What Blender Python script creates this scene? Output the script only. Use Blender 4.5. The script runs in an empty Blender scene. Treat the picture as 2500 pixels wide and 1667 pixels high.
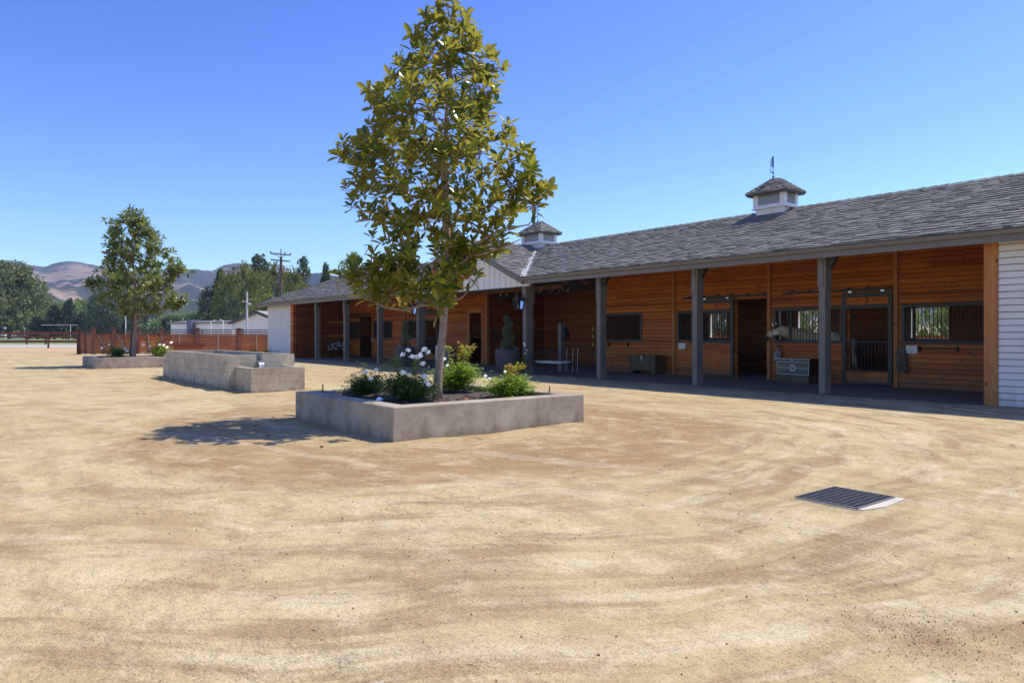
import bpy, bmesh, math, random
from mathutils import Vector, Matrix, noise as mnoise
import numpy as np
rad = math.radians
random.seed(7)
scene = bpy.context.scene
COL = scene.collection
PI = math.pi

# ------------------------------------------------------------------ camera
F_PX, HZ, CAMH = 1750.0, 817.0, 1.5          # focal length and horizon of the 2500 px wide photograph
ANG = math.atan2(1370, F_PX)
FW = (-math.cos(ANG), math.sin(ANG)); RT = (math.sin(ANG), math.cos(ANG))
cam = bpy.data.cameras.new('camera'); camo = bpy.data.objects.new('camera', cam); COL.objects.link(camo)
cam.sensor_width = 36.0; cam.lens = F_PX * 36 / 2500
cam.shift_y = -(833.5 - HZ) / 2500
camo.location = (0, 0, CAMH)
camo.rotation_euler = (rad(90), 0, math.atan2(-FW[0], FW[1]))
cam.clip_end = 8000; cam.clip_start = 0.1
scene.camera = camo
scene.render.resolution_x = 1024; scene.render.resolution_y = 682

def at(x, y, d):
    """world point seen at photo pixel (x, y) at depth d"""
    u = (x - 1250) / F_PX * d
    return Vector((FW[0]*d + RT[0]*u, FW[1]*d + RT[1]*u, CAMH + (HZ - y) / F_PX * d))

# ------------------------------------------------------------------ light
SUN = Vector((0.15, 0.56, 1.0)).normalized()
elev = math.asin(SUN.z); azi = math.atan2(SUN.x, SUN.y)
world = bpy.data.worlds.new('World'); scene.world = world; world.use_nodes = True
wn = world.node_tree; wn.nodes.clear()
sky = wn.nodes.new('ShaderNodeTexSky'); sky.sky_type = 'NISHITA'; sky.sun_disc = False
sky.sun_elevation = elev; sky.sun_rotation = azi
sky.altitude = 0; sky.air_density = 1.0; sky.dust_density = 0.35; sky.ozone_density = 4.0
bg = wn.nodes.new('ShaderNodeBackground'); bg.inputs[1].default_value = 0.15
wo = wn.nodes.new('ShaderNodeOutputWorld')
hsv = wn.nodes.new('ShaderNodeHueSaturation'); hsv.inputs['Saturation'].default_value = 1.08; hsv.inputs['Hue'].default_value = .513
gm = wn.nodes.new('ShaderNodeGamma'); gm.inputs[1].default_value = 1.46; sc_ = wn.nodes.new('ShaderNodeVectorMath'); sc_.operation = 'SCALE'; sc_.inputs[3].default_value = 0.56
wn.links.new(sky.outputs[0], sc_.inputs[0]); wn.links.new(sc_.outputs[0], gm.inputs[0]); wn.links.new(gm.outputs[0], hsv.inputs['Color']); wn.links.new(hsv.outputs[0], bg.inputs[0]); wn.links.new(bg.outputs[0], wo.inputs[0])
sl = bpy.data.lights.new('sun', 'SUN'); sl.energy = 3.0; sl.angle = rad(0.53); sl.color = (1.0, 0.94, 0.82)
so = bpy.data.objects.new('sun', sl); COL.objects.link(so)
so.rotation_euler = SUN.to_track_quat('Z', 'Y').to_euler()
scene.view_settings.view_transform = 'Standard'; scene.view_settings.look = 'None'
scene.view_settings.gamma = 1.0; scene.view_settings.exposure = 0.80
scene.cycles.max_bounces = 10; scene.cycles.diffuse_bounces = 6; scene.cycles.transparent_max_bounces = 16

# ------------------------------------------------------------------ materials
def lin(r, g, b):
    f = lambda c: (c/255/12.92) if c/255 <= 0.04045 else ((c/255+0.055)/1.055)**2.4
    return (f(r), f(g), f(b), 1)

class NT:
    def __init__(s, name):
        s.m = bpy.data.materials.new(name); s.m.use_nodes = True
        s.t = s.m.node_tree; s.N = s.t.nodes; s.L = s.t.links
        s.b = s.N['Principled BSDF']; s.out = s.N['Material Output']
        s.tc = s.N.new('ShaderNodeTexCoord')
    def link(s, a, b): s.L.new(a, b)
    def mapping(s, scale=(1,1,1), loc=(0,0,0), src=None, rot=(0,0,0)):
        n = s.N.new('ShaderNodeMapping'); n.inputs['Scale'].default_value = scale; n.inputs['Location'].default_value = loc
        n.inputs['Rotation'].default_value = rot
        s.link(src or s.tc.outputs['Object'], n.inputs['Vector']); return n.outputs[0]
    def noise(s, vec, scale, detail=4, rough=.55, dist=0.0):
        n = s.N.new('ShaderNodeTexNoise'); n.inputs['Scale'].default_value = scale
        n.inputs['Detail'].default_value = detail; n.inputs['Roughness'].default_value = rough
        n.inputs['Distortion'].default_value = dist
        s.link(vec, n.inputs['Vector']); return n.outputs[0]
    def voro(s, vec, scale, feature='F1', out=0):
        n = s.N.new('ShaderNodeTexVoronoi'); n.feature = feature; n.inputs['Scale'].default_value = scale
        s.link(vec, n.inputs['Vector']); return n.outputs[out]
    def ramp(s, fac, stops, interp='LINEAR'):
        n = s.N.new('ShaderNodeValToRGB'); cr = n.color_ramp; cr.interpolation = interp
        while len(cr.elements) < len(stops): cr.elements.new(0.5)
        for e, (p, c) in zip(cr.elements, stops):
            e.position = p; e.color = c if hasattr(c, '__len__') else (c, c, c, 1)
        s.link(fac, n.inputs[0]); return n.outputs[0]
    def mix(s, fac, a, b, typ='MIX'):
        n = s.N.new('ShaderNodeMix'); n.data_type = 'RGBA'; n.blend_type = typ
        for i, v in ((0, fac), (6, a), (7, b)):
            if hasattr(v, 'node'): s.link(v, n.inputs[i])
            else: n.inputs[i].default_value = v
        return n.outputs[2]
    def math(s, op, a, b=None, c=None):
        n = s.N.new('ShaderNodeMath'); n.operation = op
        for i, v in enumerate((a, b, c)):
            if v is None: continue
            if hasattr(v, 'node'): s.link(v, n.inputs[i])
            else: n.inputs[i].default_value = v
        return n.outputs[0]
    def sep(s, v):
        n = s.N.new('ShaderNodeSeparateXYZ'); s.link(v, n.inputs[0]); return n.outputs
    def comb(s, x, y, z):
        n = s.N.new('ShaderNodeCombineXYZ')
        for i, v in enumerate((x, y, z)):
            if hasattr(v, 'node'): s.link(v, n.inputs[i])
            else: n.inputs[i].default_value = v
        return n.outputs[0]
    def white(s, v):
        n = s.N.new('ShaderNodeTexWhiteNoise'); n.noise_dimensions = '3D'; s.link(v, n.inputs['Vector']); return n.outputs['Value']
    def bump(s, h, strength=.3, dist=.01, prev=None):
        n = s.N.new('ShaderNodeBump'); n.inputs['Strength'].default_value = strength; n.inputs['Distance'].default_value = dist
        s.link(h, n.inputs['Height'])
        if prev: s.link(prev, n.inputs['Normal'])
        return n.outputs[0]
    def fin(s, col=None, rough=.6, nor=None, spec=None, metal=0.0, trans=None):
        if col is not None:
            if hasattr(col, 'node'): s.link(col, s.b.inputs['Base Color'])
            else: s.b.inputs['Base Color'].default_value = col
        if hasattr(rough, 'node'): s.link(rough, s.b.inputs['Roughness'])
        else: s.b.inputs['Roughness'].default_value = rough
        s.b.inputs['Metallic'].default_value = metal
        if spec is not None: s.b.inputs['Specular IOR Level'].default_value = spec
        if nor is not None: s.link(nor, s.b.inputs['Normal'])
        return s.m

def m_simple(name, col, rough=.6, var=.25, scale=6, metal=0.0, spec=.5, bump=.15, det=5):
    n = NT(name); v = n.noise(n.mapping(), scale, det, .6)
    c2 = tuple(c*(1-var) for c in col[:3]) + (1,); c1 = tuple(min(1, c*(1+var*.6)) for c in col[:3]) + (1,)
    c = n.ramp(v, [(.3, c2), (.7, c1)])
    f = n.noise(n.mapping(), scale*9, 3)
    return n.fin(c, rough, n.bump(f, bump, .006), spec, metal)

def m_wood(name, cols, pitch=.14, rough=.55, vert=False, knots=True, along='xy', dirt=False):
    n = NT(name); o = n.tc.outputs['Object']; x, y, z = n.sep(o)
    l = n.math('ADD', x, y)
    if vert: l, z = z, n.math('ADD', x, n.math('MULTIPLY', y, 1.0))
    row = n.math('FLOOR', n.math('DIVIDE', z, pitch))
    r1 = n.white(n.comb(row, 3.3, 1.7))
    seg = n.math('FLOOR', n.math('ADD', n.math('DIVIDE', l, 3.1), n.math('MULTIPLY', r1, 7)))
    r2 = n.white(n.comb(row, seg, 9.1))
    base = n.ramp(r2, [(i/(len(cols)-1), c) for i, c in enumerate(cols)])
    gv = n.comb(n.math('MULTIPLY', l, 1.4), n.math('MULTIPLY', r2, 30), n.math('MULTIPLY', z, 34))
    g = n.noise(gv, 1.6, 5, .65, .6)
    base = n.mix(n.ramp(g, [(.35, .55), (.62, 0.0)]), base, tuple(c*.45 for c in cols[0][:3])+(1,))
    big = n.noise(n.comb(l, 0, z), .9, 3)
    base = n.mix(n.ramp(big, [(.4, .0), (.75, .35)]), base, tuple(c*.6 for c in cols[-1][:3])+(1,))
    if knots:
        kv = n.comb(n.math('MULTIPLY', l, 1.0), n.math('MULTIPLY', r2, 5), n.math('MULTIPLY', z, 2.2))
        k = n.voro(kv, 2.9); kk = n.ramp(k, [(.06, 1.0), (.17, 0.0)])
        hit = n.ramp(n.noise(kv, 1.7, 2), [(.34, 0.0), (.42, 1.0)])
        base = n.mix(n.math('MULTIPLY', kk, hit), base, (.035, .014, .006, 1))
    if dirt:   # dust and hoof grime splashed on the lowest boards
        dz = n.math('SUBTRACT', .55, z); dn = n.noise(n.comb(l, 0, z), 5, 5)
        f = n.ramp(n.math('ADD', n.math('MULTIPLY', dz, 1.4), n.math('SUBTRACT', dn, .6)), [(.05, 0), (.5, .6)])
        base = n.mix(f, base, (.16, .10, .055, 1))
    return n.fin(base, rough, n.bump(g, .25, .004), .35)

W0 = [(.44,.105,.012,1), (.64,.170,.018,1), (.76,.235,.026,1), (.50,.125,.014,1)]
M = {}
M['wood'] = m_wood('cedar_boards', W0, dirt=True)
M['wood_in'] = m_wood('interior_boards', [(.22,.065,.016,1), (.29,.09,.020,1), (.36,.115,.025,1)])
M['wood_post'] = m_wood('cedar_post', [(.52,.19,.05,1), (.60,.24,.07,1)], pitch=.6, vert=True)
M['fence'] = m_wood('fence_boards', [(.30,.080,.022,1), (.40,.12,.028,1), (.50,.16,.034,1)], pitch=.15)
M['fence_post'] = m_simple('fence_timber', (.17,.06,.032,1), .75, .3, 3)
M['fence_dark'] = m_simple('dark_rail', (.05,.03,.025,1), .7)
def m_white():
    n = NT('white_siding'); o = n.mapping()
    v = n.noise(o, 1.3, 5, .6); c = n.ramp(v, [(.3, (.74,.70,.63,1)), (.7, (.83,.79,.72,1))])
    x, y, z = n.sep(o); d = n.noise(n.comb(n.math('MULTIPLY', x, 1.5), y, n.math('MULTIPLY', z, .6)), 6, 5)
    f = n.ramp(n.math('ADD', n.math('SUBTRACT', .30, z), n.math('MULTIPLY', n.math('SUBTRACT', d, .5), .6)), [(.0, 0), (.3, .45)])
    c = n.mix(f, c, (.42,.34,.24,1))
    return n.fin(c, .55, n.bump(n.noise(o, 70, 3), .08, .002), .4)
M['white'] = m_white()
M['whitetrim'] = m_simple('white_trim', (.82,.78,.71,1), .5, .06, 3, bump=.05)
M['grey'] = m_simple('grey_paint', (.175,.155,.130,1), .5, .14, 4, bump=.06)
M['greypost'] = m_simple('post_paint', (.16,.153,.145,1), .6, .2, 5, bump=.1)
def m_post():
    n = NT('post_paint'); o = n.mapping(); x, y, z = n.sep(o); v = n.noise(o, 4, 6, .65); c = n.ramp(v, [(.3, (.155,.138,.118,1)), (.7, (.215,.192,.165,1))])
    d = n.noise(n.mapping((9,9,2.5)), 1.6, 6, .7); f = n.ramp(n.math('ADD', n.math('MULTIPLY', n.math('SUBTRACT', .45, z), .8), n.math('SUBTRACT', d, .45)), [(.0, 0), (.45, .65)])
    c = n.mix(f, c, (.36,.28,.18,1)); return n.fin(c, .6, n.bump(n.noise(n.mapping((40,40,5)), 1, 4), .2, .004), .4)
M['greypost'] = m_post()
M['dark'] = m_simple('charcoal_paint', (.045,.040,.036,1), .5, .18, 5, bump=.06)
M['iron'] = m_simple('black_iron', (.022,.022,.024,1), .42, .2, 8, metal=.3, bump=.05)
M['steel'] = m_simple('brushed_steel', (.55,.56,.58,1), .3, .1, 20, metal=1.0, bump=.03)
M['galv'] = m_simple('pale_flashing', (.42,.42,.41,1), .5, .1, 5, metal=.2)
M['louvre'] = m_simple('louvre_paint', (.55,.55,.53,1), .6, .08, 5, bump=.04)
M['concrete_in'] = m_simple('plaster', (.33,.31,.27,1), .8, .15, 3)

def m_concrete(name, board=False, tint=(.42,.35,.255)):
    n = NT(name); o = n.tc.outputs['Object']; x, y, z = n.sep(o)
    t = tint
    v = n.noise(n.mapping((1,1,1.6)), 1.1, 7, .65, .5)
    c = n.ramp(v, [(.28, (t[0]*.68, t[1]*.66, t[2]*.62, 1)), (.5, t+(1,)), (.72, (t[0]*1.28, t[1]*1.30, t[2]*1.33, 1))])
    s2 = n.noise(n.mapping((3,3,1.2)), 1.5, 4, .5)
    c = n.mix(n.ramp(s2, [(.55, 0), (.72, .35)]), c, (t[0]*.6, t[1]*.57, t[2]*.5, 1))
    f = n.noise(n.mapping(), 60, 4, .6)
    nor = n.bump(f, .18, .004)
    if board:
        l = n.math('ADD', x, y)
        row = n.math('FLOOR', n.math('DIVIDE', z, .235))
        fr = n.math('FRACT', n.math('DIVIDE', z, .235))
        ln = n.math('LESS_THAN', fr, .055)
        r1 = n.white(n.comb(row, 2, 5)); q = n.math('ADD', n.math('DIVIDE', l, 1.25), n.math('MULTIPLY', r1, 9))
        vl = n.math('LESS_THAN', n.math('FRACT', q), .014)
        r2 = n.white(n.comb(row, n.math('FLOOR', q), 1))
        c = n.mix(n.ramp(r2, [(0, .0), (1, .16)]), c, (t[0]*.72, t[1]*.68, t[2]*.6, 1))
        m = n.math('MAXIMUM', ln, vl)
        c = n.mix(n.math('MULTIPLY', m, .38), c, (.15,.13,.10,1))
        str_ = n.noise(n.comb(n.math('MULTIPLY', l, 9), 0, n.math('MULTIPLY', z, 1.2)), 1.4, 4)
        c = n.mix(n.ramp(str_, [(.5, 0), (.7, .3)]), c, (t[0]*1.35, t[1]*1.35, t[2]*1.3, 1))
        nor = n.bump(n.math('SUBTRACT', 1.0, m), .5, .006, nor)
    # rust brown stain bleeding down from the damp foot of the wall
    st = n.noise(n.comb(n.math('MULTIPLY', n.math('ADD', x, y), 2.5), 0, n.math('MULTIPLY', z, .8)), 1.3, 4)
    f2 = n.ramp(n.math('ADD', n.math('SUBTRACT', .12, z), n.math('MULTIPLY', n.math('SUBTRACT', st, .5), .9)), [(.0, 0), (.16, .7)])
    bl = n.noise(n.mapping((1,1,1.3)), 2.2, 8, .72); c = n.mix(n.ramp(bl, [(.50, 0), (.60, .38)]), c, (t[0]*.58, t[1]*.52, t[2]*.42, 1)); c = n.mix(n.ramp(bl, [(.36, .3), (.46, 0)]), c, (t[0]*1.3, t[1]*1.35, t[2]*1.45, 1))
    c = n.mix(f2, c, (.22,.165,.10,1))
    return n.fin(c, .85, nor, .25)
M['conc'] = m_concrete('planter_concrete')
M['board'] = m_concrete('board_formed_concrete', True, (.52,.44,.32))

def m_shingle():
    n = NT('asphalt_shingle'); at_ = n.N.new('ShaderNodeAttribute'); at_.attribute_name = 'rnd'
    c = n.ramp(at_.outputs['Fac'], [(0, (.165,.155,.138,1)), (.5, (.230,.217,.192,1)), (1, (.300,.284,.252,1))])
    g = n.noise(n.mapping(), 90, 3, .7)
    c = n.mix(n.ramp(g, [(.35, .35), (.65, 0)]), c, (.09,.09,.09,1))
    return n.fin(c, .9, n.bump(g, .4, .004), .2)
M['shingle'] = m_shingle()
M['deck'] = m_simple('roof_underlay', (.10,.10,.10,1), .9)
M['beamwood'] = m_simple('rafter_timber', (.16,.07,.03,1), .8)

def m_leaf(name, stops, back=None, rough=.35, trans=.25):
    n = NT(name); a = n.N.new('ShaderNodeAttribute'); a.attribute_name = 'rnd'
    c = n.ramp(a.outputs['Fac'], stops)
    if back is not None:
        g = n.N.new('ShaderNodeNewGeometry'); c = n.mix(g.outputs['Backfacing'], c, back)
    n.fin(c, rough, None, .5)
    if trans:
        t = n.N.new('ShaderNodeBsdfTranslucent'); n.link(c, t.inputs[0])
        hs = n.N.new('ShaderNodeHueSaturation'); hs.inputs['Value'].default_value = 1.5; n.link(c, hs.inputs['Color']); n.link(hs.outputs[0], t.inputs[0])
        mx = n.N.new('ShaderNodeMixShader'); mx.inputs[0].default_value = trans
        n.link(n.b.outputs[0], mx.inputs[1]); n.link(t.outputs[0], mx.inputs[2]); n.link(mx.outputs[0], n.out.inputs[0])
    return n.m
M['magnolia'] = m_leaf('magnolia_leaf', [(0, (.055,.11,.014,1)), (.30, (.12,.175,.018,1)), (.52, (.26,.275,.020,1)), (.78, (.42,.36,.020,1)), (.93, (.65,.42,.02,1)), (.99, (.55,.16,.02,1))],
                       (.26,.235,.035,1), .24, .52)
M['magnolia2'] = m_leaf('magnolia_leaf_green', [(0, (.07,.115,.028,1)), (.5, (.15,.21,.036,1)), (.85, (.28,.32,.04,1)), (1, (.42,.30,.04,1))], (.20,.22,.07,1), .28, .45)
M['rose_leaf'] = m_leaf('rose_leaf_dark', [(0, (.07,.13,.025,1)), (.6, (.15,.24,.04,1)), (1, (.28,.34,.06,1))], None, .45, .3)
M['rose_leaf_light'] = m_leaf('rose_leaf_light', [(0, (.13,.24,.02,1)), (.55, (.28,.40,.03,1)), (.86, (.45,.50,.04,1)), (1, (.55,.22,.04,1))], None, .45, .35)
M['topiary'] = m_leaf('topiary_leaf', [(0, (.09,.13,.07,1)), (1, (.20,.25,.14,1))], None, .6, .15)
def treecol(name, a, b, c): M[name] = m_leaf(name, [(0, a), (.5, b), (1, c)], None, .6, .2)
treecol('oak_green', (.10,.125,.038,1), (.17,.195,.055,1), (.27,.285,.085,1))
treecol('conifer', (.05,.075,.045,1), (.085,.115,.055,1), (.14,.165,.072,1))
treecol('willow', (.16,.23,.055,1), (.25,.33,.075,1), (.36,.43,.11,1))
treecol('euca', (.10,.13,.035,1), (.20,.225,.045,1), (.34,.33,.06,1))
treecol('euca_dark', (.055,.085,.045,1), (.085,.120,.055,1), (.13,.165,.070,1))
treecol('olive', (.17,.215,.10,1), (.25,.31,.14,1), (.34,.40,.20,1))
M['bark'] = m_simple('grey_bark', (.36,.25,.18,1), .8, .28, 5, bump=.3)
M['bark_dark'] = m_simple('dark_bark', (.12,.09,.07,1), .9, .3, 3)
M['twig'] = m_simple('rose_stem', (.10,.09,.03,1), .7)
M['petal'] = m_leaf('white_petal', [(0, (.90,.89,.85,1)), (1, (.93,.92,.90,1))], None, .6, .6)
M['mulch'] = m_simple('mulch', (.095,.072,.058,1), .95, .5, 30, bump=.8, det=8)
M['deadleaf'] = m_simple('fallen_leaf', (.30,.10,.035,1), .7, .5, 4)
M['charcoal_pot'] = m_simple('charcoal_pot', (.085,.078,.072,1), .8, .3, 14, bump=.3)
M['cushion'] = m_simple('cushion_fabric', (.58,.56,.53,1), .9, .1, 8)
M['sign'] = m_simple('sign_board', (.80,.80,.80,1), .5, .05, 5)
M['ink'] = m_simple('ink', (.03,.03,.03,1), .7)
M['numeral'] = m_simple('burnt_numeral', (.03,.012,.006,1), .7)
M['trunk_green'] = m_simple('green_trunk_paint', (.060,.10,.075,1), .3, .2, 3, spec=.6)
M['trunk_trim'] = m_simple('cream_trim', (.62,.60,.50,1), .4, .1, 5)
M['oldchest'] = m_simple('old_chest_wood', (.13,.085,.045,1), .6, .4, 4)
M['blackgloss'] = m_simple('black_side', (.018,.016,.014,1), .5)
M['porchfloor'] = m_simple('rubber_pavers', (.27,.215,.160,1), .85, .25, 5, bump=.3)
M['rope'] = m_simple('rope', (.22,.19,.14,1), .9, .4, 20)
M['cloth'] = m_simple('pale_cloth', (.36,.34,.39,1), .9, .2, 9)
M['blanket'] = None
M['water'] = None

def m_ground():
    n = NT('packed_sand'); o = n.mapping(); x, y, z = n.sep(o)
    big = n.noise(o, .22, 7, .66)
    c = n.ramp(big, [(.32, (.48,.355,.165,1)), (.50, (.565,.435,.215,1)), (.66, (.64,.51,.28,1))])
    # wheel scuffs, bent round the near planter
    wx = n.math('MULTIPLY', n.math('SUBTRACT', n.noise(o, .35, 2), .5), 1.4); wy = n.math('MULTIPLY', n.math('SUBTRACT', n.noise(n.mapping(loc=(31,9,0)), .35, 2), .5), 1.4)
    dx = n.math('ADD', n.math('ADD', x, 10.3), wx); dy = n.math('ADD', n.math('SUBTRACT', y, 6.3), wy)
    r = n.math('SQRT', n.math('ADD', n.math('MULTIPLY', dx, dx), n.math('MULTIPLY', dy, dy)))
    th = n.math('ARCTAN2', dy, dx)
    pol = n.comb(n.math('MULTIPLY', r, 2.6), n.math('MULTIPLY', th, 3.2), n.math('MULTIPLY', x, .15))
    east = n.ramp(n.math('ADD', n.math('MULTIPLY', n.math('ADD', x, 11.0), .11), n.math('MULTIPLY', n.math('SUBTRACT', n.noise(o, .4, 4), .5), 1.6)), [(.0, .18), (.55, 1.0)])
    pn = n.noise(pol, 1.0, 7, .66)
    c = n.mix(n.math('MULTIPLY', n.ramp(pn, [(.50, 0), (.60, .72)]), east), c, (.33,.215,.105,1))
    pn2 = n.noise(n.mapping((1,1,1), (40,7,0), pol), 1.4, 7, .66)
    c = n.mix(n.math('MULTIPLY', n.ramp(pn2, [(.52, 0), (.62, .6)]), east), c, (.72,.60,.39,1))
    # darker orange damp ring round the planter
    w = n.noise(o, .55, 5, .6)
    rr = n.math('ADD', r, n.math('MULTIPLY', n.math('SUBTRACT', w, .5), 1.8))
    ring = n.math('MULTIPLY', n.ramp(n.math('DIVIDE', rr, 10), [(.24, .35), (.30, 1), (.45, 1), (.50, 0)]), n.ramp(n.noise(pol, 1.3, 8, .72), [(.34, .35), (.58, 1.0)]))
    c = n.mix(n.math('MULTIPLY', ring, .85), c, (.31,.175,.062,1))
    # drive marks coming from the left, and broken damp patches
    d1 = n.noise(n.mapping((.35, 1.5, 1), rot=(0,0,.12)), 1.0, 7, .62)
    c = n.mix(n.ramp(d1, [(.50, 0), (.62, .42)]), c, (.39,.265,.13,1))
    p2 = n.noise(n.mapping((1,1,1), (13,5,0)), 1.15, 8, .64)
    c = n.mix(n.ramp(p2, [(.52, 0), (.62, .50)]), c, (.35,.235,.11,1))
    p3 = n.noise(n.mapping((1,1,1), (3,25,0)), 3.2, 7, .66)
    c = n.mix(n.ramp(p3, [(.53, 0), (.64, .40)]), c, (.36,.25,.125,1))
    p4 = n.noise(n.mapping((1,1,1), (30,2,0)), 2.0, 7, .66)
    c = n.mix(n.ramp(p4, [(.53, 0), (.64, .50)]), c, (.72,.59,.36,1))
    rd = n.N.new('ShaderNodeVectorMath'); rd.operation = 'DISTANCE'; n.link(n.tc.outputs['Object'], rd.inputs[0]); rd.inputs[1].default_value = (-1.54, 3.87, 0)
    c = n.mix(n.math('MULTIPLY', n.ramp(rd.outputs['Value'], [(.05, .75), (.42, 0)]), n.ramp(p3, [(.4, .3), (.6, 1)])), c, (.20,.105,.05,1))
    # two faint long tyre lines, left
    for off in (0.0, 1.5):
        ln = n.math('ABSOLUTE', n.math('SUBTRACT', n.math('ADD', n.math('ADD', y, n.math('MULTIPLY', x, -.30)), n.math('MULTIPLY', wx, .5)), 6.2+off))
        c = n.mix(n.math('MULTIPLY', n.ramp(ln, [(.10, .28), (.17, 0)]), n.ramp(p2, [(.4, .2), (.55, 1)])), c, (.74,.62,.42,1))
    # coarse grains, thickest in the damp patches
    gp = n.noise(o, 42, 4, .85); pm = n.ramp(p2, [(.46, .25), (.60, 1.0)]); c = n.mix(n.math('MULTIPLY', n.ramp(gp, [(.36, .9), (.47, 0)]), pm), c, (.16,.11,.06,1))
    gq = n.noise(n.mapping(loc=(5,5,5)), 60, 4, .85); pm2 = n.ramp(pn, [(.46, .15), (.60, 1.0)]); c = n.mix(n.math('MULTIPLY', n.ramp(gq, [(.38, .8), (.48, 0)]), pm2), c, (.17,.12,.07,1))
    g1 = n.noise(o, 95, 3, .8); c = n.mix(n.ramp(g1, [(.34, .85), (.46, 0)]), c, (.17,.115,.06,1))
    g2 = n.noise(o, 26, 6, .8); c = n.mix(n.ramp(g2, [(.36, .45), (.48, 0)]), c, (.30,.21,.12,1))
    g3 = n.noise(o, 140, 2, .8); c = n.mix(n.ramp(g3, [(.58, 0), (.70, .6)]), c, (.80,.72,.56,1))
    g4 = n.voro(o, 22); c = n.mix(n.ramp(g4, [(.06, .8), (.12, 0)]), c, (.13,.085,.05,1))
    # far yard beyond the fence: paler gravel and an orange track
    h = n.math('ADD', n.math('MULTIPLY', g2, .5), n.math('MULTIPLY', g1, .35))
    nor = n.bump(h, .55, .02); nor = n.bump(n.noise(o, 3.2, 5, .6), .4, .10, nor)
    nor = n.bump(pn, .15, .05, nor)
    hv = n.noise(n.mapping((1.0,1.4,1)), 5.5, 4, .6, .0); hm = n.ramp(n.noise(o, .5, 3), [(.48, 0), (.60, 1)])
    nor = n.bump(n.math('MULTIPLY', hv, hm), .45, .09, nor)
    return n.fin(c, .95, nor, .15)
M['ground'] = m_ground()
M['lawn'] = m_simple('lawn_grass', (.20,.26,.07,1), .9, .35, .5)
M['track'] = m_simple('orange_track', (.56,.36,.17,1), .95, .15, 1)
M['gravelpale'] = m_simple('pale_gravel', (.50,.43,.34,1), .95, .3, 1.5)

def m_water():
    n = NT('water'); v = n.noise(n.mapping(), 9, 4, .6, 1.0)
    n.fin((.10,.13,.13,1), .05, n.bump(v, .25, .02), .8); return n.m
M['water'] = m_water()
def m_foam():
    n = NT('falling_water'); v = n.noise(n.mapping((60,60,6)), 1, 3, .6)
    c = n.ramp(v, [(.4, (.12,.13,.15,1)), (.6, (.75,.78,.82,1))]); return n.fin(c, .15, n.bump(v, .5, .01), .6)
M['foam'] = m_foam()
def m_blanket():
    n = NT('horse_blanket'); v = n.noise(n.mapping(), 5, 2, .5, 1.6)
    c = n.ramp(v, [(.47, (.03,.03,.03,1)), (.53, (.55,.54,.50,1))]); return n.fin(c, .8)
M['blanket'] = m_blanket()
def m_glass():
    n = NT('lantern_glass'); n.b.inputs['Transmission Weight'].default_value = 1.0; n.b.inputs['IOR'].default_value = 1.2
    return n.fin((.95,.93,.88,1), .06)
M['glass'] = m_glass()

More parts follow.
